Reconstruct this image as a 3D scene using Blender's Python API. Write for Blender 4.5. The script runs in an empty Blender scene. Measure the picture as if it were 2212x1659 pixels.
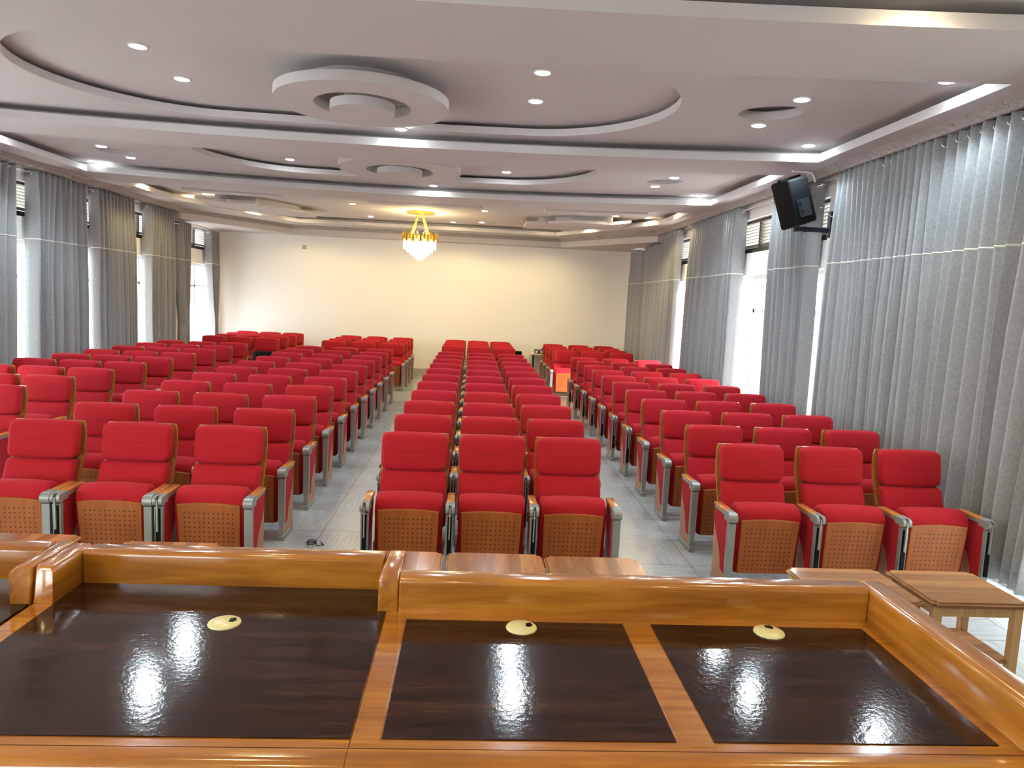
import bpy, bmesh, math, random
from mathutils import Vector, Matrix
PI = math.pi
S = bpy.context.scene
COL = S.collection

# ------------------------------------------------------------------ camera, world, sun, exposure
CZ = 2.005
cam = bpy.data.cameras.new('camera')
cam.sensor_width = 36.0
cam.lens = 1550.0 * 36.0 / 2212.0
cam.clip_start = 0.05
cam.clip_end = 200
camo = bpy.data.objects.new('camera', cam)
COL.objects.link(camo)
R_ = Vector((0.99752273, -0.05295829, 0.04630152))
U_ = Vector((-0.03992597, 0.11568398, 0.99248332))
F_ = Vector((0.05791656, 0.9918733, -0.11328299))
camo.matrix_world = Matrix(((R_.x, U_.x, -F_.x, 0), (R_.y, U_.y, -F_.y, 0), (R_.z, U_.z, -F_.z, CZ), (0, 0, 0, 1)))
S.camera = camo

w = bpy.data.worlds.new('daylight')
S.world = w
w.use_nodes = True
bg = w.node_tree.nodes['Background']
bg.inputs[0].default_value = (0.90, 0.95, 1.0, 1)
bg.inputs[1].default_value = 8.0

sun = bpy.data.lights.new('sun', 'SUN')
sun.energy = 9.0
sun.angle = math.radians(3)
sun.color = (1.0, 0.88, 0.94)
suno = bpy.data.objects.new('sun', sun)
COL.objects.link(suno)
suno.rotation_euler = Vector((-1.75, 1.45, -0.98)).to_track_quat('-Z', 'Y').to_euler()

S.view_settings.view_transform = 'Standard'
S.view_settings.look = 'None'
S.view_settings.exposure = 0.78
S.view_settings.gamma = 1.0
S.view_settings.use_curve_mapping = False
COOL, WARM = (0.74, 0.91, 1.0), (1.0, 0.78, 0.34)
COOL_W, WARM_W = 30.0, 30.0      # watts of one downlight

# ------------------------------------------------------------------ materials
def mat(name, col=(0.8, 0.8, 0.8), rough=0.5, metal=0.0, spec=0.5, coat=0.0):
    m = bpy.data.materials.new(name)
    m.use_nodes = True
    b = m.node_tree.nodes['Principled BSDF']
    b.inputs['Base Color'].default_value = (*col, 1)
    b.inputs['Roughness'].default_value = rough
    b.inputs['Metallic'].default_value = metal
    b.inputs['Specular IOR Level'].default_value = spec
    b.inputs['Coat Weight'].default_value = coat
    b.inputs['Coat Roughness'].default_value = 0.08
    return m

def nd(m, t, **kw):
    n = m.node_tree.nodes.new(t)
    for k, v in kw.items():
        setattr(n, k, v)
    return n

def lk(m, a, b):
    m.node_tree.links.new(a, b)

def coords(m, scale=(1, 1, 1), rot=(0, 0, 0)):
    tc = nd(m, 'ShaderNodeTexCoord')
    mp = nd(m, 'ShaderNodeMapping')
    mp.inputs['Scale'].default_value = scale
    mp.inputs['Rotation'].default_value = rot
    lk(m, tc.outputs['Object'], mp.inputs[0])
    return mp.outputs[0]

def ramp(m, fac, stops):
    r = nd(m, 'ShaderNodeValToRGB')
    el = r.color_ramp.elements
    while len(el) < len(stops):
        el.new(0.5)
    for e, (p, c) in zip(el, stops):
        e.position = p
        e.color = (*c, 1)
    lk(m, fac, r.inputs[0])
    return r.outputs[0]

def bump(m, fac, strength, dist=0.01):
    b = m.node_tree.nodes['Principled BSDF']
    n = nd(m, 'ShaderNodeBump')
    n.inputs['Strength'].default_value = strength
    n.inputs['Distance'].default_value = dist
    lk(m, fac, n.inputs['Height'])
    lk(m, n.outputs[0], b.inputs['Normal'])

def noise(m, vec, scale, detail=3, rough=0.5, dist=0.0):
    n = nd(m, 'ShaderNodeTexNoise')
    n.inputs['Scale'].default_value = scale
    n.inputs['Detail'].default_value = detail
    n.inputs['Roughness'].default_value = rough
    n.inputs['Distortion'].default_value = dist
    lk(m, vec, n.inputs['Vector'])
    return n

def wood(name, dark, mid, light, axis='x', rough=0.3, coat=0.0, grain=1.0, crinkle=0.0, plank=0.0):
    m = mat(name, mid, rough, coat=coat)
    sc = {'x': (1.2, 14, 14), 'y': (14, 1.2, 14), 'z': (14, 14, 1.2)}[axis]
    v = coords(m, tuple(s * grain for s in sc))
    n = noise(m, v, 1.6, 5, 0.6, 0.6)
    n2 = noise(m, v, 7.0, 3, 0.5)
    mx = nd(m, 'ShaderNodeMix', data_type='FLOAT')
    mx.inputs[0].default_value = 0.3
    lk(m, n.outputs[0], mx.inputs[2]); lk(m, n2.outputs[0], mx.inputs[3])
    col = ramp(m, mx.outputs[0], [(0.32, dark), (0.5, mid), (0.68, light)])
    if plank:
        tc = nd(m, 'ShaderNodeTexCoord')
        sx = nd(m, 'ShaderNodeSeparateXYZ')
        lk(m, tc.outputs['Object'], sx.inputs[0])
        q = nd(m, 'ShaderNodeMath', operation='MULTIPLY')
        q.inputs[1].default_value = 1.0 / plank
        lk(m, sx.outputs[1 if axis == 'x' else 0], q.inputs[0])
        fl = nd(m, 'ShaderNodeMath', operation='FLOOR')
        lk(m, q.outputs[0], fl.inputs[0])
        wn = nd(m, 'ShaderNodeTexWhiteNoise', noise_dimensions='1D')
        lk(m, fl.outputs[0], wn.inputs['W'])
        hs = nd(m, 'ShaderNodeHueSaturation')
        mr = nd(m, 'ShaderNodeMapRange')
        mr.inputs[3].default_value = 0.72; mr.inputs[4].default_value = 1.25
        lk(m, wn.outputs[0], mr.inputs[0])
        lk(m, mr.outputs[0], hs.inputs['Value'])
        lk(m, col, hs.inputs['Color'])
        col = hs.outputs[0]
    lk(m, col, m.node_tree.nodes['Principled BSDF'].inputs['Base Color'])
    if crinkle:
        c = noise(m, coords(m), 75, 3, 0.6)
        bump(m, c.outputs[0], crinkle, 0.002)
    return m

M = {}
# plaster
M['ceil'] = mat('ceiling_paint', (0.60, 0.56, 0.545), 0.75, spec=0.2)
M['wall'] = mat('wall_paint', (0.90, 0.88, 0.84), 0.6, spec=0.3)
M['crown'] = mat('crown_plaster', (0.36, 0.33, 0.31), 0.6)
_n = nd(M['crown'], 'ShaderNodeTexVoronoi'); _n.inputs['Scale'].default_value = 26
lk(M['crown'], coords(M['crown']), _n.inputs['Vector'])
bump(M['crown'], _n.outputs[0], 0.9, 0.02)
M['base'] = mat('baseboard_tile', (0.50, 0.47, 0.42), 0.3)
# fabric
M['red'] = mat('red_fabric', (0.52, 0.010, 0.022), 0.85, spec=0.25)
_n = noise(M['red'], coords(M['red']), 420, 2)
lk(M['red'], ramp(M['red'], _n.outputs[0], [(0.3, (0.33, 0.007, 0.014)), (0.7, (0.49, 0.013, 0.024))]), M['red'].node_tree.nodes['Principled BSDF'].inputs['Base Color'])
bump(M['red'], _n.outputs[0], 0.25, 0.002)
M['red'].node_tree.nodes['Principled BSDF'].inputs['Sheen Weight'].default_value = 0.12
M['red'].node_tree.nodes['Principled BSDF'].inputs['Sheen Roughness'].default_value = 0.4
M['red'].node_tree.nodes['Principled BSDF'].inputs['Sheen Tint'].default_value = (1, 0.35, 0.4, 1)
M['seam'] = mat('seam_thread', (0.22, 0.004, 0.008), 0.9)
M['shell'] = wood('shell_veneer', (0.30, 0.10, 0.022), (0.42, 0.155, 0.035), (0.52, 0.21, 0.05), 'z', 0.35, coat=0.3)
M['armwood'] = wood('arm_wood', (0.42, 0.15, 0.03), (0.56, 0.22, 0.045), (0.66, 0.29, 0.07), 'y', 0.25, coat=0.6)
M['sidewood'] = wood('side_veneer', (0.34, 0.16, 0.08), (0.42, 0.21, 0.11), (0.48, 0.26, 0.14), 'z', 0.4)
M['metal'] = mat('grey_cast_metal', (0.30, 0.32, 0.30), 0.38, 0.35)
M['steel'] = mat('bright_bracket', (0.52, 0.54, 0.50), 0.3, 0.6)
M['black'] = mat('black_plastic', (0.004, 0.004, 0.005), 0.6, spec=0.15)
M['blackmetal'] = mat('black_metal', (0.010, 0.013, 0.018), 0.4, 0.2)
M['chrome'] = mat('chrome', (0.75, 0.76, 0.75), 0.2, 1.0)

# perforated seat panel: dark round holes on an 11 by 10 grid, in the chair's own coordinates
def perforated():
    m = wood('perforated_veneer', (0.30, 0.078, 0.009), (0.35, 0.094, 0.012), (0.40, 0.112, 0.015), 'z', 0.5, coat=0.0)
    b = m.node_tree.nodes['Principled BSDF']
    src = b.inputs['Base Color'].links[0].from_socket
    tc = nd(m, 'ShaderNodeTexCoord')
    sp = nd(m, 'ShaderNodeSeparateXYZ'); lk(m, tc.outputs['Object'], sp.inputs[0])
    def mth(op, a, v=None, v2=None):
        n = nd(m, 'ShaderNodeMath', operation=op)
        lk(m, a, n.inputs[0])
        if v is not None:
            if hasattr(v, 'links'): lk(m, v, n.inputs[1])
            else: n.inputs[1].default_value = v
        if v2 is not None: n.inputs[2].default_value = v2
        return n.outputs[0]
    fx = mth('SUBTRACT', mth('FRACT', mth('MULTIPLY_ADD', sp.outputs[0], 1 / 0.0330, 0.5 + 20)), 0.5)
    fz = mth('SUBTRACT', mth('FRACT', mth('MULTIPLY_ADD', sp.outputs[2], 1 / 0.0345, 0.5)), 0.5)
    d = mth('SQRT', mth('ADD', mth('MULTIPLY', fx, fx), mth('MULTIPLY', fz, fz)))
    hole = mth('LESS_THAN', d, 0.15)
    inx = mth('LESS_THAN', mth('ABSOLUTE', sp.outputs[0]), 0.0330 * 5.5)
    inz = mth('LESS_THAN', mth('ABSOLUTE', mth('SUBTRACT', sp.outputs[2], 0.2933)), 0.0345 * 5.0)
    fr = mth('LESS_THAN', sp.outputs[1], -0.40)
    k = mth('MULTIPLY', mth('MULTIPLY', hole, inx), mth('MULTIPLY', inz, fr))
    mx = nd(m, 'ShaderNodeMix', data_type='RGBA')
    lk(m, k, mx.inputs[0]); lk(m, src, mx.inputs[6])
    mx.inputs[7].default_value = (0.012, 0.004, 0.002, 1)
    lk(m, mx.outputs[2], b.inputs['Base Color'])
    return m
M['perf'] = perforated()

# desk
M['deskwood'] = wood('varnished_wood', (0.26, 0.086, 0.010), (0.40, 0.152, 0.018), (0.55, 0.245, 0.034), 'x', 0.16, coat=0.8, grain=0.75, crinkle=0.10)
M['deskwoody'] = wood('varnished_wood_lengthwise', (0.26, 0.086, 0.010), (0.40, 0.152, 0.018), (0.55, 0.245, 0.034), 'y', 0.16, coat=0.8, grain=0.75, crinkle=0.10)
M['darkwood'] = wood('dark_veneer', (0.008, 0.003, 0.002), (0.024, 0.009, 0.006), (0.062, 0.024, 0.015), 'x', 0.085, coat=0.0, grain=1.2, crinkle=0.13)
M['darkwood'].node_tree.nodes['Principled BSDF'].inputs['Specular IOR Level'].default_value = 0.42
M['cream'] = mat('cream_plastic', (0.72, 0.68, 0.38), 0.3)
M['tabley'] = wood('laminate_planks', (0.27, 0.105, 0.028), (0.38, 0.165, 0.05), (0.48, 0.235, 0.08), 'y', 0.2, coat=0.4, grain=0.8, plank=0.075)
M['tablex'] = wood('laminate_planks_across', (0.29, 0.12, 0.042), (0.38, 0.17, 0.062), (0.46, 0.23, 0.09), 'x', 0.2, coat=0.4, grain=0.8, plank=0.09)
M['gold'] = mat('gold_metal', (0.95, 0.60, 0.08), 0.25, 1.0)
M['frame_brown'] = mat('brown_louver_frame', (0.055, 0.042, 0.032), 0.5)
M['slat'] = mat('louver_blade', (0.36, 0.34, 0.30), 0.35)
M['white'] = mat('white_frame', (0.80, 0.80, 0.78), 0.4)
M['green'] = mat('green_cord', (0.02, 0.25, 0.16), 0.6)
M['darkgreen'] = mat('dark_green_plastic', (0.01, 0.05, 0.012), 0.45)
M['terrace'] = mat('terrace_paving', (0.72, 0.70, 0.66), 0.8)
M['stage'] = mat('stage_carpet', (0.10, 0.06, 0.05), 0.9)
M['grey_side'] = mat('far_building', (0.45, 0.45, 0.46), 0.8)
M['creamtable'] = mat('cream_table_top', (0.78, 0.68, 0.45), 0.4)

def emit(name, col, st):
    m = bpy.data.materials.new(name); m.use_nodes = True
    nt = m.node_tree
    nt.nodes.remove(nt.nodes['Principled BSDF'])
    e = nt.nodes.new('ShaderNodeEmission')
    e.inputs[0].default_value = (*col, 1); e.inputs[1].default_value = st
    nt.links.new(e.outputs[0], nt.nodes['Material Output'].inputs[0])
    return m
M['lens_cool'] = emit('cool_lamp_lens', (0.80, 0.95, 1.0), 130)
M['lens_warm'] = emit('warm_lamp_lens', (1.0, 0.86, 0.55), 80)
M['crystal'] = emit('lit_crystal', (1.0, 0.90, 0.66), 3.2)
M['bulb'] = emit('chandelier_bulb', (1.0, 0.85, 0.5), 20)

# window glass: lets light straight through, with a faint reflection
def glass():
    m = bpy.data.materials.new('window_glass'); m.use_nodes = True
    nt = m.node_tree
    nt.nodes.remove(nt.nodes['Principled BSDF'])
    t = nt.nodes.new('ShaderNodeBsdfTransparent'); t.inputs[0].default_value = (0.95, 0.97, 0.97, 1)
    g = nt.nodes.new('ShaderNodeBsdfGlossy'); g.inputs['Roughness'].default_value = 0.02
    x = nt.nodes.new('ShaderNodeMixShader'); x.inputs[0].default_value = 0.06
    nt.links.new(t.outputs[0], x.inputs[1]); nt.links.new(g.outputs[0], x.inputs[2])
    nt.links.new(x.outputs[0], nt.nodes['Material Output'].inputs[0])
    return m
M['glass'] = glass()

def curtain_mat():
    m = mat('grey_curtain_fabric', (0.40, 0.40, 0.41), 0.7, spec=0.3)
    b = m.node_tree.nodes['Principled BSDF']
    v = coords(m, (16, 16, 13))
    vo = nd(m, 'ShaderNodeTexVoronoi', feature='DISTANCE_TO_EDGE'); vo.inputs['Scale'].default_value = 2.6
    n0 = noise(m, v, 1.2, 2)
    mxv = nd(m, 'ShaderNodeMix', data_type='VECTOR'); mxv.inputs[0].default_value = 0.35
    lk(m, v, mxv.inputs[4]); lk(m, n0.outputs[1], mxv.inputs[5])
    lk(m, mxv.outputs[1], vo.inputs['Vector'])
    c = ramp(m, vo.outputs[0], [(0.0, (0.36, 0.36, 0.355)), (0.06, (0.335, 0.337, 0.34)), (0.16, (0.305, 0.308, 0.315))])
    lk(m, c, b.inputs['Base Color'])
    w_ = noise(m, coords(m), 300, 2)
    bump(m, w_.outputs[0], 0.2, 0.002)
    tr = nd(m, 'ShaderNodeBsdfTranslucent'); tr.inputs[0].default_value = (0.40, 0.40, 0.40, 1)
    mx = nd(m, 'ShaderNodeMixShader'); mx.inputs[0].default_value = 0.02
    lk(m, b.outputs[0], mx.inputs[1]); lk(m, tr.outputs[0], mx.inputs[2])
    lk(m, mx.outputs[0], m.node_tree.nodes['Material Output'].inputs[0])
    return m
M['curtain'] = curtain_mat()
M['band'] = mat('curtain_band', (0.66, 0.65, 0.58), 0.5)

def floor_mat():
    m = mat('floor_tile', (0.42, 0.43, 0.42), 0.22, spec=0.5)
    b = m.node_tree.nodes['Principled BSDF']
    tc = nd(m, 'ShaderNodeTexCoord')
    T = 0.6
    ch = nd(m, 'ShaderNodeTexChecker'); ch.inputs['Scale'].default_value = 1 / T
    lk(m, tc.outputs['Object'], ch.inputs['Vector'])
    def streak(sc):
        mp = nd(m, 'ShaderNodeMapping'); mp.inputs['Scale'].default_value = sc
        lk(m, tc.outputs['Object'], mp.inputs[0])
        return noise(m, mp.outputs[0], 1.0, 4, 0.65).outputs[0]
    a, c = streak((3, 70, 1)), streak((70, 3, 1))
    mx = nd(m, 'ShaderNodeMix', data_type='FLOAT')
    lk(m, ch.outputs[1], mx.inputs[0]); lk(m, a, mx.inputs[2]); lk(m, c, mx.inputs[3])
    col = ramp(m, mx.outputs[0], [(0.3, (0.29, 0.315, 0.325)), (0.5, (0.38, 0.40, 0.405)), (0.7, (0.47, 0.48, 0.475))])
    br = nd(m, 'ShaderNodeTexBrick', offset=0.0)
    br.inputs['Scale'].default_value = 1.0
    br.inputs['Brick Width'].default_value = T; br.inputs['Row Height'].default_value = T
    br.inputs['Mortar Size'].default_value = 0.003; br.inputs['Mortar Smooth'].default_value = 0
    lk(m, tc.outputs['Object'], br.inputs['Vector'])
    m2 = nd(m, 'ShaderNodeMix', data_type='RGBA')
    lk(m, br.outputs['Fac'], m2.inputs[0]); lk(m, col, m2.inputs[6]); m2.inputs[7].default_value = (0.16, 0.165, 0.165, 1)
    lk(m, m2.outputs[2], b.inputs['Base Color'])
    return m
M['floor'] = floor_mat()

# ------------------------------------------------------------------ mesh helpers
def obj(name, bm, mats, parent=None, smooth=False, loc=None):
    me = bpy.data.meshes.new(name)
    bmesh.ops.recalc_face_normals(bm, faces=bm.faces)
    bm.to_mesh(me); bm.free()
    if not isinstance(mats, (list, tuple)): mats = [mats]
    for m in mats: me.materials.append(m)
    if smooth:
        for p in me.polygons: p.use_smooth = True
    o = bpy.data.objects.new(name, me)
    COL.objects.link(o)
    if parent is not None: o.parent = parent
    if loc: o.location = loc
    return o

def smooth_angle(o, deg=35):
    me = o.data
    for p in me.polygons: p.use_smooth = True
    b = bmesh.new(); b.from_mesh(me)
    for e in b.edges:
        if len(e.link_faces) == 2 and e.calc_face_angle(0) > math.radians(deg): e.smooth = False
    b.to_mesh(me); b.free()
    return o

def empty(name, loc=(0, 0, 0), rz=0.0):
    o = bpy.data.objects.new(name, None)
    COL.objects.link(o); o.location = loc; o.rotation_euler = (0, 0, rz)
    o.empty_display_size = 0.1
    return o

def tag(o, label, cat, group=None):
    o['label'] = label; o['category'] = cat
    if group: o['group'] = group
    return o

def struct(o):
    o['kind'] = 'structure'
    return o

def copy_tree(o, parent=None):
    c = o.copy(); COL.objects.link(c)
    if parent is not None: c.parent = parent
    for ch in list(o.children): copy_tree(ch, c)
    return c

def box(bm, x0, x1, y0, y1, z0, z1, mi=0, rot=None):
    vs = [bm.verts.new((x, y, z)) for x in (x0, x1) for y in (y0, y1) for z in (z0, z1)]
    if rot:
        for v in vs: v.co = rot @ v.co
    for q in ((0, 1, 3, 2), (4, 6, 7, 5), (0, 4, 5, 1), (2, 3, 7, 6), (0, 2, 6, 4), (1, 5, 7, 3)):
        f = bm.faces.new([vs[i] for i in q]); f.material_index = mi
    return vs

def rbox(bm, x0, x1, y0, y1, z0, z1, r=0.004, seg=2, mi=0, fn=None):
    t = bmesh.new(); box(t, x0, x1, y0, y1, z0, z1, mi)
    bmesh.ops.recalc_face_normals(t, faces=t.faces)
    bmesh.ops.bevel(t, geom=list(t.edges), offset=r, segments=seg, profile=0.5, affect='EDGES')
    merge(bm, t, fn, mi)

def merge(bm, t, fn=None, mi=None):
    mp = {}
    for v in t.verts:
        mp[v] = bm.verts.new(fn(v.co) if fn else v.co)
    for f in t.faces:
        try:
            g = bm.faces.new([mp[v] for v in f.verts])
            g.material_index = f.material_index if mi is None else mi
        except ValueError: pass
    t.free()

def cyl(bm, p0, p1, r0, r1=None, n=12, mi=0, caps=True):
    p0, p1 = Vector(p0), Vector(p1)
    r1 = r0 if r1 is None else r1
    d = (p1 - p0).normalized()
    a = d.orthogonal().normalized(); b = d.cross(a)
    A, B = [], []
    for i in range(n):
        t = 2 * PI * i / n
        o = a * math.cos(t) + b * math.sin(t)
        A.append(bm.verts.new(p0 + o * r0)); B.append(bm.verts.new(p1 + o * r1))
    for i in range(n):
        j = (i + 1) % n
        bm.faces.new((A[i], A[j], B[j], B[i])).material_index = mi
    if caps:
        bm.faces.new(A[::-1]).material_index = mi; bm.faces.new(B).material_index = mi

def tube(bm, pts, r, n=8, mi=0):
    pts = [Vector(p) for p in pts]
    rings = []
    up = None
    for i, p in enumerate(pts):
        d = (pts[min(i + 1, len(pts) - 1)] - pts[max(i - 1, 0)]).normalized()
        a = d.orthogonal().normalized() if up is None else (up - d * up.dot(d)).normalized()
        up = a; b = d.cross(a)
        rings.append([bm.verts.new(p + (a * math.cos(2 * PI * k / n) + b * math.sin(2 * PI * k / n)) * r) for k in range(n)])
    for A, B in zip(rings, rings[1:]):
        for k in range(n):
            bm.faces.new((A[k], A[(k + 1) % n], B[(k + 1) % n], B[k])).material_index = mi
    bm.faces.new(rings[0][::-1]).material_index = mi; bm.faces.new(rings[-1]).material_index = mi

def torus(bm, c, axis, R, r, n=14, k=6, mi=0):
    c = Vector(c); ax = Vector(axis).normalized()
    a = ax.orthogonal().normalized(); b = ax.cross(a)
    rings = []
    for i in range(n):
        t = 2 * PI * i / n
        o = a * math.cos(t) + b * math.sin(t)
        rings.append([bm.verts.new(c + o * (R + r * math.cos(2 * PI * j / k)) + ax * r * math.sin(2 * PI * j / k)) for j in range(k)])
    for i in range(n):
        A, B = rings[i], rings[(i + 1) % n]
        for j in range(k):
            bm.faces.new((A[j], A[(j + 1) % k], B[(j + 1) % k], B[j])).material_index = mi

def prism(bm, poly, axis, a, b, mi=0):
    """poly: 2D points in the two other axes (in xyz order), extruded from a to b on axis."""
    def P(p, t):
        return {'x': (t, p[0], p[1]), 'y': (p[0], t, p[1]), 'z': (p[0], p[1], t)}[axis]
    A = [bm.verts.new(P(p, a)) for p in poly]; B = [bm.verts.new(P(p, b)) for p in poly]
    n = len(poly)
    bm.faces.new(A).material_index = mi; bm.faces.new(B[::-1]).material_index = mi
    for i in range(n):
        bm.faces.new((A[i], B[i], B[(i + 1) % n], A[(i + 1) % n])).material_index = mi

def cushion(bm, c, h, r, bulge=0.0, n=5, fn=None, mi=0):
    """rounded box of half sizes h, corner radius r, front (-y) bulged outwards."""
    def samp(hh):
        s = [-hh, -hh + r * 0.586] + [-(hh - r) + 2 * (hh - r) * i / n for i in range(n + 1)] + [hh - r * 0.586, hh]
        return s
    X, Y, Z = samp(h[0]), [-h[1], -h[1] + r * 0.586, -(h[1] - r), h[1] - r, h[1] - r * 0.586, h[1]], samp(h[2])
    cache = {}
    def V(x, y, z):
        k = (round(x, 6), round(y, 6), round(z, 6))
        if k in cache: return cache[k]
        q = Vector((x, y, z))
        core = Vector([max(-(hh - r), min(hh - r, t)) for t, hh in zip(q, h)])
        d = q - core
        p = core + d.normalized() * r if d.length > 1e-9 else q
        if y < 0:
            p.y -= bulge * (1 - (p.x / h[0]) ** 2) * (1 - (p.z / h[2]) ** 2)
        p = p + Vector(c)
        if fn: p = fn(p)
        cache[k] = bm.verts.new(p)
        return cache[k]
    def face(P):
        try: bm.faces.new(P).material_index = mi
        except ValueError: pass
    for y in (Y[0], Y[-1]):
        for i in range(len(X) - 1):
            for j in range(len(Z) - 1):
                face((V(X[i], y, Z[j]), V(X[i + 1], y, Z[j]), V(X[i + 1], y, Z[j + 1]), V(X[i], y, Z[j + 1])))
    for x in (X[0], X[-1]):
        for i in range(len(Y) - 1):
            for j in range(len(Z) - 1):
                face((V(x, Y[i], Z[j]), V(x, Y[i + 1], Z[j]), V(x, Y[i + 1], Z[j + 1]), V(x, Y[i], Z[j + 1])))
    for z in (Z[0], Z[-1]):
        for i in range(len(X) - 1):
            for j in range(len(Y) - 1):
                face((V(X[i], Y[j], z), V(X[i + 1], Y[j], z), V(X[i + 1], Y[j + 1], z), V(X[i], Y[j + 1], z)))

def slab(name, outer, holes, z0, z1, m, warpf=None):
    """flat board with holes, cut by a filled 2D curve."""
    cu = bpy.data.curves.new(name, 'CURVE')
    cu.dimensions = '2D'; cu.fill_mode = 'BOTH'
    cu.extrude = (z1 - z0) / 2
    for poly in [outer] + holes:
        pts = []
        for i, p in enumerate(poly):
            q = poly[(i + 1) % len(poly)]
            L = math.hypot(q[0] - p[0], q[1] - p[1]); k = max(1, int(L / 0.7))
            for j in range(k): pts.append((p[0] + (q[0] - p[0]) * j / k, p[1] + (q[1] - p[1]) * j / k))
        if warpf: pts = [warpf(*p) for p in pts]
        sp = cu.splines.new('POLY'); sp.points.add(len(pts) - 1)
        for s, (x, y) in zip(sp.points, pts): s.co = (x, y, 0, 1)
        sp.use_cyclic_u = True
    t = bpy.data.objects.new('tmp', cu); COL.objects.link(t)
    dg = bpy.context.evaluated_depsgraph_get()
    me = bpy.data.meshes.new_from_object(t.evaluated_get(dg))
    bpy.data.objects.remove(t); bpy.data.curves.remove(cu)
    for v in me.vertices:
        v.co.z += (z0 + z1) / 2
    me.materials.clear(); me.materials.append(m)
    for p_ in me.polygons: p_.use_smooth = False; p_.material_index = 0
    o = bpy.data.objects.new(name, me); COL.objects.link(o)
    return o

# ------------------------------------------------------------------ the room
XL, XR, YB, YN = -6.5, 4.1, 18.8, -3.5
L0, L0T, L1, L1T, L2 = 3.66, 3.745, 3.815, 3.890, 3.930
CX = -1.1          # centre line of the ceiling pattern

def bend(x, y):
    """the transverse beams are not quite straight across the hall"""
    k = 1.0 if y < 12.5 else max(0.0, (17.0 - y) / 4.5)
    return x, y * (1 - 0.0025 * k * (x - CX) ** 2) if y > 0 else y

def ceiling_part(name, *a): return struct(slab(name, *a))

bm = bmesh.new(); box(bm, XL - 0.3, XR + 0.3, YN - 0.2, YB + 0.3, -0.1, 0.0)
struct(obj('floor', bm, M['floor']))
bm = bmesh.new(); box(bm, XL, XR, YN, 2.55, 0.0, 0.38)
struct(obj('stage_floor', bm, M['stage']))

WIN_L = [(-2.8, -0.6), (0.2, 2.4), (5.4, 6.8), (7.6, 8.9), (9.9, 11.3), (12.0, 13.2), (14.0, 15.3), (16.6, 18.35)]  # first two are unseen, added to bring daylight to the stage end
WIN_R = [(3.85, 5.3), (6.0, 7.4), (8.34, 9.35), (9.78, 11.45), (13.1, 14.9), (17.35, 17.98)]
def wall_with(name, x0, x1, wins):
    bm = bmesh.new(); y = YN
    for a, b in wins:
        box(bm, x0, x1, y, a, 0, 4.2)
        box(bm, x0, x1, a, b, 2.57, 2.90)
        box(bm, x0, x1, a, b, 3.40, 4.2)
        y = b
    box(bm, x0, x1, y, YB + 0.2, 0, 4.2)
    return struct(obj(name, bm, M['wall']))
wall_with('wall_left', XL - 0.2, XL, WIN_L)
wall_with('wall_right', XR, XR + 0.2, WIN_R)
bm = bmesh.new(); box(bm, XL - 0.2, XR + 0.2, YB, YB + 0.2, 0, 4.2); struct(obj('wall_back', bm, M['wall']))
bm = bmesh.new(); box(bm, XL - 0.2, XR + 0.2, YN - 0.2, YN, 0, 1.0); box(bm, XL - 0.2, XR + 0.2, YN - 0.2, YN, 2.9, 4.2)
for a, b in ((XL - 0.2, -5.6), (-2.6, XR + 0.2)): box(bm, a, b, YN - 0.2, YN, 1.0, 2.9)
struct(obj('wall_front', bm, M['wall']))
bm = bmesh.new(); box(bm, XL, XR, YB - 0.015, YB, 0, 0.17); struct(obj('baseboard_back', bm, M['base']))

wn = 0
def window(side, a, b):
    """louvre vent above, full-height sliding glass below"""
    global wn
    wn += 1
    x = XL - 0.12 if side == 'left' else XR + 0.12
    root = struct(empty('window_%d' % wn, (x, (a + b) / 2, 0)))
    h = (b - a) / 2
    bm = bmesh.new()
    for y0, y1, z0, z1 in ((-h, h, 2.90, 2.985), (-h, h, 3.36, 3.40), (-h, -h + 0.04, 2.985, 3.36), (h - 0.04, h, 2.985, 3.36), (-0.02, 0.02, 2.985, 3.36)):
        box(bm, -0.03, 0.03, y0, y1, z0, z1)
    obj('louver_frame', bm, M['frame_brown'], root)
    bm = bmesh.new(); s = 1 if side == 'left' else -1
    for k in range(8):
        z = 3.015 + k * 0.046
        for y0, y1 in ((-h + 0.04, -0.02), (0.02, h - 0.04)):
            r = Matrix.Translation((0, 0, z)) @ Matrix.Rotation(-s * 0.6, 4, 'Y')
            box(bm, -0.033, 0.033, y0, y1, -0.003, 0.003, rot=r)
    obj('louver_blades', bm, M['slat'], root)
    bm = bmesh.new()
    for y0, y1, z0, z1 in ((-h, h, 2.51, 2.57), (-h, h, 0, 0.06), (-h, -h + 0.05, 0.06, 2.51), (h - 0.05, h, 0.06, 2.51),
                           (-0.03, 0.03, 0.06, 2.51), (-h + 0.05, h - 0.05, 2.02, 2.07)):
        box(bm, -0.025, 0.025, y0, y1, z0, z1)
    obj('glass_frame', bm, M['white'], root)
    bm = bmesh.new(); box(bm, -0.003, 0.003, -h + 0.05, h - 0.05, 0.06, 2.51)
    obj('glass_pane', bm, M['glass'], root)
    p = bpy.data.lights.new('window_portal', 'AREA'); p.shape = 'RECTANGLE'
    p.size, p.size_y = 2.5, b - a
    p.cycles.is_portal = True
    po = bpy.data.objects.new('window_portal', p); COL.objects.link(po)
    po.location = (x + (-0.06 if side == 'left' else 0.06), (a + b) / 2, 1.28)
    po.rotation_euler = (0, -PI / 2 if side == 'left' else PI / 2, 0)
for a, b in WIN_L: window('left', a, b)
for a, b in WIN_R: window('right', a, b)

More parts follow.
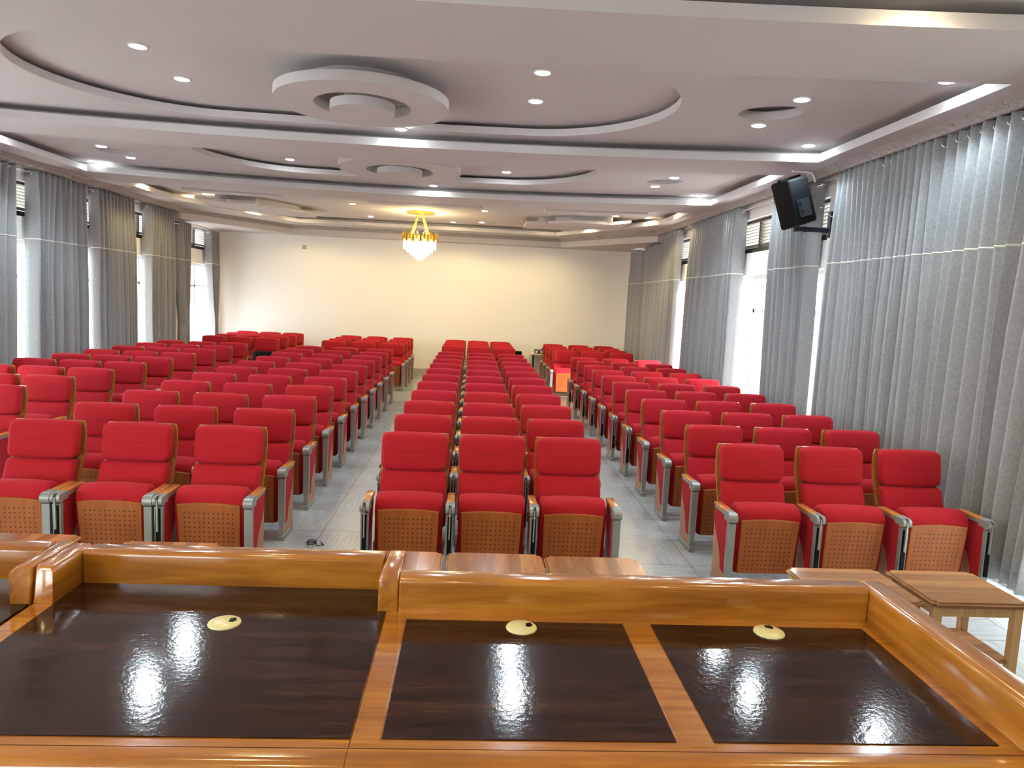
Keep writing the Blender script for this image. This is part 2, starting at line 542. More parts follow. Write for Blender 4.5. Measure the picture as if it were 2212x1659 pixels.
for a, b in ((-5.6, -2.6),):      # window added out of view behind the camera, to light headrests from the front
    wn += 1
    root = struct(empty('window_%d' % wn, ((a + b) / 2, YN - 0.1, 1.0)))
    h = (b - a) / 2
    bm = bmesh.new()
    for x0, x1, z0, z1 in ((-h, h, 0, 0.05), (-h, h, 1.85, 1.9), (-h, -h + 0.05, 0.05, 1.85), (h - 0.05, h, 0.05, 1.85), (-0.03, 0.03, 0.05, 1.85)):
        box(bm, x0, x1, -0.03, 0.03, z0, z1)
    obj('glass_frame', bm, M['white'], root)
    bm = bmesh.new(); box(bm, -h + 0.05, h - 0.05, -0.003, 0.003, 0.05, 1.85); obj('glass_pane', bm, M['glass'], root)
    p = bpy.data.lights.new('window_portal', 'AREA'); p.shape = 'RECTANGLE'; p.size, p.size_y = b - a, 1.9; p.cycles.is_portal = True
    po = bpy.data.objects.new('window_portal', p); COL.objects.link(po); po.location = ((a + b) / 2, YN - 0.05, 1.95); po.rotation_euler = (PI / 2, 0, 0)

# outside: pale paving, railing, and an unseen block added to shade the front rows
bm = bmesh.new(); box(bm, XL - 14, XL - 0.31, YN, YB + 8, -0.25, -0.12); box(bm, XR + 0.31, XR + 14, YN, YB + 8, -0.25, -0.12)
o = struct(obj('ground', bm, M['terrace']))
bm = bmesh.new(); box(bm, XR + 8.5, XR + 12, -20, 1.0, -0.12, 9.5)
struct(obj('sun_blocker', bm, M['terrace']))
rail = tag(empty('balcony_railing', (XL - 1.6, 17.2, -0.12)), 'white metal railing with ring ornaments outside the last left window', 'railing')
bm = bmesh.new()
box(bm, -0.02, 0.02, -2, 2, 1.02, 1.07); box(bm, -0.015, 0.015, -2, 2, 0.80, 0.83); box(bm, -0.015, 0.015, -2, 2, 0.18, 0.21)
obj('rail', bm, M['white'], rail)
bm = bmesh.new()
for k in range(9): box(bm, -0.02, 0.02, -2 + k * 0.5 - 0.015, -2 + k * 0.5 + 0.015, 0, 1.02)
obj('baluster', bm, M['white'], rail)
for k in range(8):
    bm = bmesh.new(); torus(bm, (0, -1.75 + k * 0.5, 0.505), (1, 0, 0), 0.24, 0.012, 24, 6)
    obj('ring_ornament', bm, M['white'], rail)

# ------------------------------------------------------------------ ceiling
def rect(x0, x1, y0, y1): return [(x0, y0), (x1, y0), (x1, y1), (x0, y1)]
def grow(x0, x1, y0, y1, d): return rect(x0 - d, x1 + d, y0 - d, y1 + d)
def arc(cx, cy, rx, ry, a0, a1, n): return [(cx + rx * math.cos(a0 + (a1 - a0) * i / n), cy + ry * math.sin(a0 + (a1 - a0) * i / n)) for i in range(n + 1)]
def stadium(xa, xb, cy, r): return arc(xb, cy, r, r, -PI / 2, PI / 2, 20) + arc(xa, cy, r, r, PI / 2, 3 * PI / 2, 20)
def circle(cx, cy, rx, ry=None, n=48): return arc(cx, cy, rx, ry or rx, 0, 2 * PI * (n - 1) / n, n - 1)
XA, XB = -5.86, 3.66
BAY0 = (XA, XB, -2.6, 4.28)
BAY1 = (XA, XB, 5.28, 8.27)
BAY2 = (XA, XB, 9.14, 12.06)
B3 = [(XA + 0.05, 13.02), (XB - 0.03, 13.02), (XB - 0.03, 14.6), (1.95, 17.72), (-4.24, 17.66), (XA + 0.05, 14.75)]
B3o = [(XA - 0.2, 12.78), (XB + 0.2, 12.78), (XB + 0.2, 14.72), (2.10, 18.0), (-4.36, 17.94), (XA - 0.2, 14.85)]
# the border at the lowest level follows the hall, cut off at the two far corners
OUT = [(XL, YN), (XR, YN), (XR, 15.6), (3.92, 15.6), (2.15, 18.42), (-4.62, 18.42), (-6.28, 15.9), (XL, 15.9)]
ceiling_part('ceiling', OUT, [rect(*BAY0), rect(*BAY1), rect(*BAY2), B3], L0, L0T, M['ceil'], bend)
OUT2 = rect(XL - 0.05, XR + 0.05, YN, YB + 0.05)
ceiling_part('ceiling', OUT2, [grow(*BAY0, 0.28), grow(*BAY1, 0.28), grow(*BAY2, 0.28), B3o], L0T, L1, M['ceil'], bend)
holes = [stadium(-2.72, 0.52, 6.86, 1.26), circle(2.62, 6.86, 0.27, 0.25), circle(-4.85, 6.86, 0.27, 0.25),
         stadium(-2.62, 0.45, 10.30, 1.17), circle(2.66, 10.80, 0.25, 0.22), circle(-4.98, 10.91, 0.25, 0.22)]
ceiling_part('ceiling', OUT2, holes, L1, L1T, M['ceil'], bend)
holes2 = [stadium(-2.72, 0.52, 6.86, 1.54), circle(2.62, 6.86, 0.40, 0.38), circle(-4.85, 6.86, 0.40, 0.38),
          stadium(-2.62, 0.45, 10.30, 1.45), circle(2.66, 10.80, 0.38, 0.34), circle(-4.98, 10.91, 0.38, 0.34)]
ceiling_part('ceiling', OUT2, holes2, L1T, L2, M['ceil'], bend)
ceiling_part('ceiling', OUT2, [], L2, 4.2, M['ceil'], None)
# lowered triangular soffits in the two far corners and the beam along the back wall
SOF = 3.44
def soffit(poly, z0=SOF, z1=L0): return struct(slab('ceiling', poly, [], z0, z1, M['ceil']))
bm = bmesh.new()
soffit([(XL, 15.9), (-6.28, 15.9), (-4.62, 18.42), (-4.62, YB), (XL, YB)])
soffit([(XR, 15.6), (3.92, 15.6), (2.15, 18.42), (2.15, YB), (XR, YB)])
soffit([(-4.62, 18.42), (2.15, 18.42), (2.15, YB), (-4.62, YB)])
# hanging medallions: a broad ring with a disc in the middle
def medallion(cx, cy, R, ri, rd, z):
    struct(slab('ceiling_medallion', circle(cx, cy, R, n=72), [circle(cx, cy, ri, n=60)], z, z + 0.085, M['ceil']))
    struct(slab('ceiling_medallion', circle(cx, cy, ri + 0.07, n=60), [circle(cx, cy, ri + 0.03, n=60)], z + 0.085, L2, M['ceil']))
    struct(slab('ceiling_medallion', circle(cx, cy, rd, n=60), [], z - 0.06, z + 0.02, M['ceil']))
    struct(slab('ceiling_medallion', circle(cx, cy, rd - 0.12, n=60), [], z + 0.02, L2, M['ceil']))
medallion(-1.09, 6.92, 0.79, 0.44, 0.295, 3.73)
medallion(-1.09, 10.28, 0.84, 0.46, 0.31, 3.73)
# stepped motifs of the last bay: hanging zigzag boards left and right, a broad rounded board over the chandelier
def motif(poly, z0=3.665, z1=3.72, inner=None):
    struct(slab('ceiling_motif', poly, [], z0, z1, M['ceil']))
    cx = sum(p[0] for p in poly) / len(poly); cy = sum(p[1] for p in poly) / len(poly)
    struct(slab('ceiling_motif', [(cx + (p[0] - cx) * 0.7, cy + (p[1] - cy) * 0.7) for p in poly], [], z1, L1, M['ceil']))
motif([(-5.2, 13.2), (-3.5, 13.35), (-3.5, 13.7), (-5.2, 13.55)], 3.70, 3.80)
motif([(-5.3, 14.05), (-4.85, 14.45), (-4.3, 14.45), (-4.3, 14.7), (-3.55, 15.9), (-3.55, 16.5), (-4.5, 16.5), (-5.3, 15.3)])
motif([(1.25, 13.42), (3.1, 13.15), (3.1, 13.5), (1.25, 13.77)], 3.70, 3.80)
motif([(1.05, 15.4), (1.5, 15.4), (1.5, 15.2), (1.95, 14.78), (2.75, 14.78), (3.05, 14.3), (3.05, 15.4), (2.0, 16.4), (1.05, 16.4)])
motif([(-2.0, 13.45), (0.1, 13.45), (0.1, 13.8), (-2.0, 13.8)], 3.70, 3.80)

# crown moulding
def crown(name, pts, side):
    """swept ornate strip under the border; side = inward normal sign handled by point order (inside on the left)"""
    bm = bmesh.new()
    prof = [(0, 0), (0.025, 0), (0.035, 0.03), (0.06, 0.055), (0.075, 0.085), (0, 0.085)]
    rings = []
    for i, p in enumerate(pts):
        p = Vector(p)
        a = (p - Vector(pts[i - 1])).normalized() if i else None
        b = (Vector(pts[i + 1]) - p).normalized() if i < len(pts) - 1 else None
        d = ((a or b) + (b or a)).normalized()
        nrm = Vector((-d.y, d.x)) * side
        s = 1.0
        if a and b: s = 1 / max(0.4, nrm.dot(Vector((-b.y, b.x)) * side))
        rings.append([bm.verts.new((p.x + nrm.x * u * s, p.y + nrm.y * u * s, L0 - 0.085 + v)) for u, v in prof])
    for A, B in zip(rings, rings[1:]):
        for k in range(len(prof)):
            bm.faces.new((A[k], A[(k + 1) % len(prof)], B[(k + 1) % len(prof)], B[k]))
    bm.faces.new(rings[0]); bm.faces.new(rings[-1][::-1])
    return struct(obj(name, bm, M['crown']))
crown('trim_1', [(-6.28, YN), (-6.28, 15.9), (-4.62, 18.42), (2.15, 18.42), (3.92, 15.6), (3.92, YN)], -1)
# shallow pelmet board that carries the moulding along both side walls
bm = bmesh.new(); box(bm, -6.30, -6.27, YN, 15.9, 3.585, L0); struct(obj('trim_2', bm, M['ceil']))
bm = bmesh.new(); box(bm, 3.92, 3.95, YN, 15.6, 3.585, L0); struct(obj('trim_3', bm, M['ceil']))

# ------------------------------------------------------------------ downlights
def make_downlight(warm, cone=134):
    root = empty('downlight')
    bm = bmesh.new(); torus(bm, (0, 0, 0), (0, 0, 1), 0.068, 0.010, 24, 6)
    obj('trim_ring', bm, M['white'], root, True)
    bm = bmesh.new(); cyl(bm, (0, 0, -0.012), (0, 0, 0.0), 0.05, 0.062, n=24)
    obj('lamp_lens', bm, M['lens_warm'] if warm else M['lens_cool'], root)
    l = bpy.data.lights.new('downlight_beam', 'SPOT')
    l.energy = WARM_W if warm else COOL_W
    l.color = WARM if warm else COOL
    l.spot_size = math.radians(cone); l.spot_blend = 0.3 if warm else 0.5; l.shadow_soft_size = 0.05
    lo = bpy.data.objects.new('downlight_beam', l); COL.objects.link(lo)
    lo.parent = root; lo.location = (0, 0, -0.03)
    return root
dl = {False: make_downlight(False), True: make_downlight(True, 148), 'narrow': make_downlight(False, 152)}
used = {False: False, True: False, 'narrow': False}
def downlight(x, y, z, warm, label, group):
    o = dl[warm] if not used[warm] else copy_tree(dl[warm])
    used[warm] = True
    o.location = (x, y, z - 0.002)
    tag(o, label, 'downlight', group)
LAMPS = [
 (-2.80, 6.25, L2, 0, 'cool downlight in the nearest oval recess, left side, closer to the stage', 'o'),
 (-2.79, 7.12, L2, 0, 'cool downlight in the nearest oval recess, left side, farther from the stage', 'o'),
 (0.50, 6.25, L2, 0, 'cool downlight in the nearest oval recess, right side, closer to the stage', 'o'),
 (0.515, 7.12, L2, 0, 'cool downlight in the nearest oval recess, right side, farther from the stage', 'o'),
 (2.69, 6.14, L1, 0, 'cool downlight just before the nearest small round recess on the right', 's'),
 (2.68, 7.04, L1, 0, 'cool downlight just behind the nearest small round recess on the right', 's'),
 (-0.86, 8.10, L1, 0, 'cool downlight in front of the second beam, lighting it behind the big medallion', 'c'),
 (3.50, 7.72, L1, 0, 'cool downlight in the right end of the cove before the second beam', 'c'),
 (3.50, 5.45, L1, 0, 'cool downlight high on the right beside the nearest curtain, behind the first beam', 'c'),
 (-2.76, 10.94, L2, 0, 'cool downlight in the left half of the second oval recess', 'o'),
 (0.41, 10.98, L2, 0, 'cool downlight in the right half of the second oval recess', 'o'),
 (-5.02, 10.12, L1, 0, 'cool downlight before the small round recess near the left curtains', 's'),
 (-4.99, 10.88, L1, 0, 'cool downlight behind the small round recess near the left curtains', 's'),
 (2.69, 10.02, L1, 0, 'cool downlight before the second small round recess on the right', 's'),
 (2.62, 10.80, L1, 0, 'cool downlight behind the second small round recess on the right', 's'),
 (-0.72, 11.90, L1, 0, 'cool downlight in the middle of the cove before the third beam', 'c'),
 (3.48, 11.42, L1, 0, 'cool downlight in the right corner of the cove before the third beam', 'c'),
 (-5.72, 11.45, L1, 0, 'cool downlight in the left corner of the cove before the third beam', 'c'),
 (3.50, 9.20, L1, 0, 'cool downlight on the right just behind the second beam, above the loudspeaker', 'c'),
 (-5.72, 9.30, L1, 0, 'cool downlight on the left just behind the second beam, above the curtains', 'c'),
 (-5.25, 14.50, L1, 1, 'warm downlight in the last bay, nearest the left curtains and the third beam', 'w'),
 (-4.86, 16.35, L1, 1, 'warm downlight in the last bay, behind the left zigzag board', 'w'),
 (-2.50, 14.85, L1, 1, 'warm downlight left of the chandelier, nearer the stage', 'w'),
 (-2.44, 16.98, L1, 1, 'warm downlight left of the chandelier, nearer the back wall', 'w'),
 (0.15, 14.83, L1, 1, 'warm downlight right of the chandelier, nearer the stage', 'w'),
 (0.12, 17.00, L1, 1, 'warm downlight right of the chandelier, nearer the back wall', 'w'),
 (2.46, 16.45, L1, 1, 'warm downlight in the last bay, behind the right zigzag board', 'w'),
 (2.77, 14.50, L1, 1, 'warm downlight in the last bay, beside the front end of the right zigzag board', 'w'),
 (1.65, 17.30, L1, 1, 'warm downlight in the far right corner of the back cove', 'b'),
 (-0.56, 17.30, L1, 1, 'warm downlight in the back cove right behind the chandelier', 'b'),
 (-4.05, 17.28, L1, 1, 'warm downlight in the far left corner of the back cove', 'b'),
 (-5.65, 15.00, L1, 1, 'warm downlight at the left bend of the back cove, beside the fourth left curtain', 'b'),
 (3.42, 14.50, L1, 1, 'warm downlight at the right bend of the back cove, beside the far right curtains', 'b'),
 (3.46, 13.10, L1, 1, 'warm downlight at the right edge of the last bay, just behind the third beam', 'b'),
 (-5.68, 13.10, L1, 1, 'warm downlight at the left edge of the last bay, just behind the third beam', 'b'),
]
GR = {'o': 'cool downlights in the oval ceiling recesses', 's': 'cool downlights beside the small round recesses', 'c': 'cool downlights in the beam coves',
      'w': 'warm downlights around the chandelier', 'b': 'warm downlights in the back cove'}
for x, y, z, wm, lb, g in LAMPS: downlight(x, y, z, 'narrow' if g == 'o' else bool(wm), lb, GR[g])
# the lamps over the stage, behind and above the camera
for x in (-4.0, -1.1, 1.8): 
    for y in (-1.2, 1.6):
        side = {-4.0: 'left', -1.1: 'middle', 1.8: 'right'}[x]
        downlight(x, y, L1, True, 'warm downlight over the stage, %s pair, the one %s the desk' % (side, 'over' if y > 0 else 'behind'), 'warm downlights over the stage')
downlight(2.4, 3.9, L1, True, 'warm downlight in the cove before the first beam, right side', 'warm downlights over the stage')
downlight(-1.2, 3.9, L1, True, 'warm downlight in the cove before the first beam, above the desk', 'warm downlights over the stage')

# ------------------------------------------------------------------ chandelier
CHX, CHY = -1.2, 15.7
ch = tag(empty('chandelier', (CHX, CHY, L1)), 'gold chandelier with tiers of lit crystal strips hanging before the back wall', 'chandelier')
zt = L1
bm = bmesh.new(); cyl(bm, (0, 0, -0.03), (0, 0, 0.002), 0.30, n=40)
smooth_angle(obj('ceiling_plate', bm, M['gold'], ch))
for k in range(4):
    a = PI / 4 + k * PI / 2 + 0.2
    bm = bmesh.new()
    p0 = Vector((0.06 * math.cos(a), 0.06 * math.sin(a), -0.03)); p1 = Vector((0.25 * math.cos(a), 0.25 * math.sin(a), 3.33 - zt))
    n = 22
    for i in range(n):
        c = p0.lerp(p1, (i + 0.5) / n)
        torus(bm, c, (math.cos(a + (i % 2) * PI / 2), math.sin(a + (i % 2) * PI / 2), 0.2), 0.016, 0.0055, 8, 5)
    obj('chain', bm, M['gold'], ch, True)
bm = bmesh.new()
for z in (3.30, 3.235):
    for i in range(48):
        a0, a1 = 2 * PI * i / 48, 2 * PI * (i + 1) / 48
        for (ra, rb) in ((0.365, 0.378),):
            vs = [(r * math.cos(a), r * math.sin(a), zz - zt) for a in (a0, a1) for r in (ra, rb) for zz in (z, z + 0.018)]
            V = [bm.verts.new(v) for v in vs]
            for q in ((0, 1, 5, 4), (2, 6, 7, 3), (0, 4, 6, 2), (1, 3, 7, 5)): bm.faces.new([V[i2] for i2 in q])
for k in range(2):
    box(bm, -0.37, 0.37, -0.008, 0.008, 3.300 - zt, 3.316 - zt, rot=Matrix.Rotation(k * PI / 2, 4, 'Z'))
obj('ring_frame', bm, M['gold'], ch)
for i in range(30):
    a = 2 * PI * i / 30
    z0, z1 = (3.16, 3.345) if i % 2 else (3.215, 3.385)
    bm = bmesh.new()
    r = Matrix.Rotation(a, 4, 'Z')
    box(bm, 0.374, 0.384, -0.024, 0.024, z0 + 0.02 - zt, z1 - 0.02 - zt, rot=r)
    prism(bm, [(-0.024, z1 - 0.02 - zt), (0.024, z1 - 0.02 - zt), (0, z1 - zt)], 'x', 0.374, 0.384)
    for v in bm.verts[-6:]: v.co = r @ v.co
    obj('gold_blade', bm, M['gold'], ch)
for rad, zc, cnt in ((0.345, 3.13, 26), (0.275, 3.07, 22), (0.205, 3.015, 18), (0.14, 2.96, 14), (0.08, 2.92, 10), (0.025, 2.885, 4)):
    proto = None
    for i in range(cnt):
        a = 2 * PI * (i + 0.5 * (cnt % 4)) / cnt
        if proto is None:
            bm = bmesh.new()
            box(bm, -0.004, 0.004, -0.018, 0.018, -0.075, 0.10)
            prism(bm, [(-0.018, -0.075), (0.018, -0.075), (0, -0.10)], 'x', -0.004, 0.004)
            proto = obj('crystal', bm, M['crystal'], ch)
            o = proto
        else:
            o = proto.copy(); COL.objects.link(o); o.parent = ch
        o.location = (rad * math.cos(a), rad * math.sin(a), zc + random.Random(i).uniform(-0.008, 0.008) - zt)
        o.rotation_euler = (0, 0, a)
l = bpy.data.lights.new('chandelier_glow', 'POINT'); l.energy = 45; l.color = (1.0, 0.80, 0.40); l.shadow_soft_size = 0.12
lo = bpy.data.objects.new('chandelier_glow', l); COL.objects.link(lo); lo.parent = ch; lo.location = (0, 0, 3.42 - zt)

# ------------------------------------------------------------------ auditorium chair (faces -y, origin on the floor under the headrest top)
def lean(p, z0=0.986, k=0.17, s=1.0):
    u, v = p.x / 0.25, (p.z - 0.845) / 0.143
    p = Vector((p.x * (1 - 0.045 * v ** 6), p.y, 0.845 + (p.z - 0.845) * (1 - 0.03 * u * u - 0.07 * abs(u) ** 7) + 0.002))
    return Vector((p.x, p.y - (z0 - p.z) * k * s, p.z))

def chair_parts():
    P = {}
    # headrest cushion
    bm = bmesh.new()
    cushion(bm, (0, -0.042, 0.845), (0.250, 0.044, 0.143), 0.036, 0.022, 5, lean)
    for i in range(10):
        def q(t): return (-0.115 + 0.23 * t)
        xa, xb = q(i / 10), q((i + 1) / 10)
        def yy(x): return -0.042 - 0.044 - 0.022 * (1 - (x / 0.25) ** 2) - (0.986 - 0.855) * 0.17 - 0.0005
        vs = [bm.verts.new((x, yy(x) + dy, z)) for x in (xa, xb) for dy, z in ((0, 0.8535), (0, 0.8565), (0.002, 0.855))]
        bm.faces.new((vs[0], vs[3], vs[4], vs[1])).material_index = 1
    P['headrest'] = ('headrest', bm, [M['red'], M['seam']], True)
    # lumbar cushion
    bm = bmesh.new()
    def f2(p): return Vector((p.x, p.y - (0.70 - p.z) * 0.40 - 0.052, p.z))
    cushion(bm, (0, -0.045, 0.575), (0.247, 0.045, 0.132), 0.034, 0.016, 4, f2)
    P['lumbar'] = ('backrest_cushion', bm, [M['red']], True)
    # veneer shell behind both
    bm = bmesh.new()
    prof = [(0.975, 0.004, 0.247), (0.94, 0.004, 0.256), (0.85, 0.0, 0.258), (0.74, -0.022, 0.258), (0.66, -0.055, 0.256), (0.56, -0.095, 0.256), (0.46, -0.14, 0.25), (0.36, -0.165, 0.24)]
    rows = []
    for z, y, hx in prof:
        rows.append([[bm.verts.new((x, y + dy + 0.012 * (1 - (x / hx) ** 2), z)) for x in (-hx, -hx / 2, 0, hx / 2, hx)] for dy in (0.0, 0.018)])
    for A, B in zip(rows, rows[1:]):
        for s in (0, 1):
            for i in range(4): bm.faces.new((A[s][i], A[s][i + 1], B[s][i + 1], B[s][i]))
        for i in (0, 4): bm.faces.new((A[0][i], A[1][i], B[1][i], B[0][i]))
    for R0 in (rows[0], rows[-1]):
        for i in range(4): bm.faces.new((R0[0][i], R0[0][i + 1], R0[1][i + 1], R0[1][i]))
    P['shell'] = ('back_shell', bm, [M['shell']], False)
    # tipped-up seat cushion
    bm = bmesh.new()
    prof = [(-0.488, 0.505), (-0.487, 0.545), (-0.470, 0.580), (-0.435, 0.604), (-0.39, 0.612), (-0.345, 0.604), (-0.31, 0.575), (-0.30, 0.53), (-0.315, 0.38), (-0.345, 0.22), (-0.375, 0.13), (-0.41, 0.105), (-0.455, 0.105)]
    cy_, cz_ = -0.40, 0.36
    rings = []
    for x, s in ((-0.238, 0.0), (-0.238, 0.80), (-0.234, 0.92), (-0.222, 1.0), (-0.12, 1.012), (0, 1.016), (0.12, 1.012), (0.222, 1.0), (0.234, 0.92), (0.238, 0.80), (0.238, 0.0)):
        ring = []
        for y, z in prof:
            k = s if s < 1 else 1
            if s < 1 and s > 0:   # shrink towards the inside by a fixed margin rather than by scale
                d = Vector((y - cy_, z - cz_)); L = d.length; m_ = {0.80: 0.028, 0.92: 0.012}[s]
                d = d * ((L - m_) / L)
                ring.append((x, cy_ + d.x, cz_ + d.y))
            elif s == 0: ring.append((x, cy_ + (y - cy_) * 0.5, cz_ + (z - cz_) * 0.5))
            else: ring.append((x, y, z + (s - 1) * 0.6 * (1 if z > 0.5 else 0)))
        rings.append([bm.verts.new(v) for v in ring])
    n = len(prof)
    for A, B in zip(rings, rings[1:]):
        for i in range(n): bm.faces.new((A[i], B[i], B[(i + 1) % n], A[(i + 1) % n]))
    bm.faces.new(rings[0]); bm.faces.new(rings[-1][::-1])
    P['seat'] = ('seat_cushion', bm, [M['red']], True)
    # perforated wooden underside of the seat
    bm = bmesh.new()
    N = 12; F, Bk = [], []
    top = [(-0.217 + 0.434 * i / N) for i in range(N + 1)]
    def ring(yo, ins):
        out = []
        for x in top:
            out.append((x * (1 - ins), -0.506 + yo, 0.508 + 0.014 * (1 - (x / 0.217) ** 2) - ins * 0.2))
        out.append((0.207 * (1 - ins), -0.472 + yo, 0.105 + ins * 0.2)); out.append((-0.207 * (1 - ins), -0.472 + yo, 0.105 + ins * 0.2))
        return [bm.verts.new(v) for v in out]
    A, B, C = ring(0.0, 0.02), ring(0.004, 0.0), ring(0.024, 0.0)
    bm.faces.new(A); bm.faces.new(C[::-1])
    for P0, P1 in ((A, B), (B, C)):
        for i in range(len(P0)): bm.faces.new((P0[i], P1[i], P1[(i + 1) % len(P0)], P0[(i + 1) % len(P0)]))
    P['panel'] = ('seat_panel', bm, [M['perf']], False)
    # hinge iron between seat and side frames
    bm = bmesh.new()
    cyl(bm, (-0.256, -0.36, 0.185), (0.256, -0.36, 0.185), 0.012, n=8)
    for s in (-1, 1): rbox(bm, s * 0.248 - 0.008, s * 0.248 + 0.008, -0.40, -0.33, 0.15, 0.24, 0.004, 1)
    P['hinge'] = ('seat_hinge', bm, [M['metal']], False)
    return P

def arm_parts(tablet):
    """one side frame with its arm, centred on x = 0"""
    P = []
    bm = bmesh.new()
    rbox(bm, -0.028, 0.028, -0.515, -0.275, 0.566, 0.590, 0.006, 2)
    P.append(('armrest', bm, M['armwood'], [('arm_cap', cap_mesh(tablet), M['metal'])]))
    bm = bmesh.new()     # upright side panel, red fabric, and the S-curved veneer below it
    red = [(-0.575, 0.545), (-0.275, 0.545), (-0.272, 0.50), (-0.285, 0.44), (-0.315, 0.385), (-0.37, 0.33), (-0.42, 0.27), (-0.45, 0.20), (-0.47, 0.13), (-0.575, 0.13)]
    prism(bm, red, 'x', -0.018, 0.018, 0)
    subs = []
    b2 = bmesh.new()
    wd = [(-0.272, 0.50), (-0.300, 0.04), (-0.575, 0.04), (-0.575, 0.13), (-0.47, 0.13), (-0.45, 0.20), (-0.42, 0.27), (-0.37, 0.33), (-0.315, 0.385), (-0.285, 0.44)]
    prism(b2, wd, 'x', -0.017, 0.017, 0)
    subs.append(('veneer_inlay', b2, M['sidewood']))
    P.append(('side_panel', bm, M['red'], subs))
    bm = bmesh.new()     # cast upright
    if tablet:
        front = [(-0.027, 0.515), (0.027, 0.515), (0.024, 0.16), (0.019, 0.13), (0.019, 0.0), (-0.019, 0.0), (-0.019, 0.13), (-0.024, 0.16)]
        prism(bm, front, 'y', -0.595, -0.562)
        b2 = bmesh.new(); box(b2, -0.015, 0.015, -0.603, -0.59, 0.17, 0.505)
        subs = [('tablet_slot', b2, M['black'])]
    else:
        front = [(-0.026, 0.515), (0.026, 0.515), (0.025, 0.17), (0.019, 0.135), (0.019, 0.0), (-0.019, 0.0), (-0.019, 0.135), (-0.025, 0.17)]
        prism(bm, front, 'y', -0.603, -0.562)
        subs = []
    rbox(bm, -0.024, 0.024, -0.61, -0.295, 0.0, 0.045, 0.004, 1)
    P.append(('upright', bm, M['metal'], subs))
    if tablet:
        bm = bmesh.new()
        fin = [(-0.622, 0.565), (-0.600, 0.565), (-0.585, 0.53), (-0.577, 0.47), (-0.565, 0.42), (-0.57, 0.375), (-0.59, 0.345), (-0.618, 0.345)]
        prism(bm, fin, 'x', -0.004, 0.004)
        P.append(('tablet_bracket', bm, M['steel'], []))
    return P

def cap_mesh(tablet):
    bm = bmesh.new()
    if not tablet:
        rbox(bm, -0.031, 0.031, -0.592, -0.505, 0.520, 0.593, 0.010, 2)
        cyl(bm, (-0.031, -0.585, 0.552), (0.031, -0.585, 0.552), 0.036, n=18)
    else:
        for s in (-1, 1):
            a, b = sorted((s * 0.010, s * 0.032))
            rbox(bm, a, b, -0.590, -0.505, 0.530, 0.590, 0.005, 1)
            cyl(bm, (a, -0.588, 0.555), (b, -0.588, 0.555), 0.033, n=18)
        rbox(bm, -0.010, 0.010, -0.575, -0.505, 0.545, 0.585, 0.002, 1)
    rbox(bm, -0.024, 0.024, -0.52, -0.285, 0.545, 0.567, 0.003, 1)
    return bm

_parts = chair_parts()
_body = []
proto_root = empty('auditorium_chair')
for k, (nm, b, ms, sm) in _parts.items():
    o = obj(nm, b, ms, proto_root, sm)
    if nm in ('seat_panel', 'back_shell'): pass
_arms = {}
def build_arm(tablet):
    out = []
    for nm, b, m, subs in arm_parts(tablet):
        o = obj(nm, b, m, None); smooth_angle(o, 40)
        for n2, b2, m2 in subs:
            q = obj(n2, b2, m2, o); smooth_angle(q, 40)
        out.append(o)
    return out
_arms[False] = build_arm(False); _arms[True] = build_arm(True)
def add_arm(root, tablet, x):
    for o in _arms[tablet]:
        c = copy_tree(o, root); c.location = (x, 0, 0)

def chair(x, y, arms, label, group, rz=0.0):
    r = copy_tree(proto_root)
    r.location = (x, y, 0); r.rotation_euler = (0, 0, rz)
    for ax, tb in arms: add_arm(r, tb, ax)
    tag(r, label, 'chair', group)
    return r

ORD = ['front', 'second', 'third', 'fourth', 'fifth', 'sixth', 'seventh', 'eighth', 'ninth', 'tenth', 'eleventh']
BL = {'A': ('left-centre', -2.448, 0.668, -2.388, 0.647), 'B': ('centre', 0.188, 0.588, 0.155, 0.562),
      'C': ('right', 2.8525, 0.6375, 2.72, 0.650), 'Z': ('far left', -5.146, 0.580, -5.033, 0.5625)}
COLN = ['left', 'middle', 'right']
rng = random.Random(4)
def arms_for(b, c, s, row):
    h = s / 2 - 0.001
    if b == 'A': return [(-(s / 2 - 0.0335), True), (s / 2 - 0.0335, False)]
    if b == 'B': return [(-h, True)] + ([(h, False)] if c == 2 else [])
    if b == 'Z': return [(-h, False)] + ([(h, False)] if c == 2 else [])
    return ([(-h, row >= 4)] if c == 0 else []) + [(h, True)]
AISLE = {('A', 2): 'left aisle', ('B', 0): 'left aisle', ('B', 2): 'right aisle', ('C', 0): 'right aisle'}
for b, (bn, xc, sp, fx, fs) in BL.items():
    for row in range(11):
        for c in range(3):
            if b == 'Z' and (c, row) in ((0, 0), (1, 0), (2, 0), (0, 1), (1, 1), (2, 1), (0, 2), (1, 2), (0, 3)): continue
            y = 5.456 + 0.8577 * row
            lb = 'red tip-up chair, %s row, %s seat of the %s block' % (ORD[row], COLN[c], bn)
            if row == 0: lb = 'red tip-up chair in the front row, %s seat of the %s block' % (COLN[c], bn)
            chair(xc + (c - 1) * sp, y, arms_for(b, c, sp, row), lb, 'red chairs of the %s block' % bn)
    for row in range(4):
        for c in range(3):
            y = 15.97 + 0.765 * row
            lb = 'red tip-up chair, %s seat, %s row behind the cross aisle, %s block' % (COLN[c], ['first', 'second', 'third', 'last'][row], bn)
            chair(fx + (c - 1) * fs, y, arms_for(b, c, fs, row), lb, 'red chairs of the %s block behind the cross aisle' % bn)
def kill(o):
    for c in list(o.children): kill(c)
    bpy.data.objects.remove(o)
kill(proto_root)
for v in _arms.values():
    for o in v: kill(o)

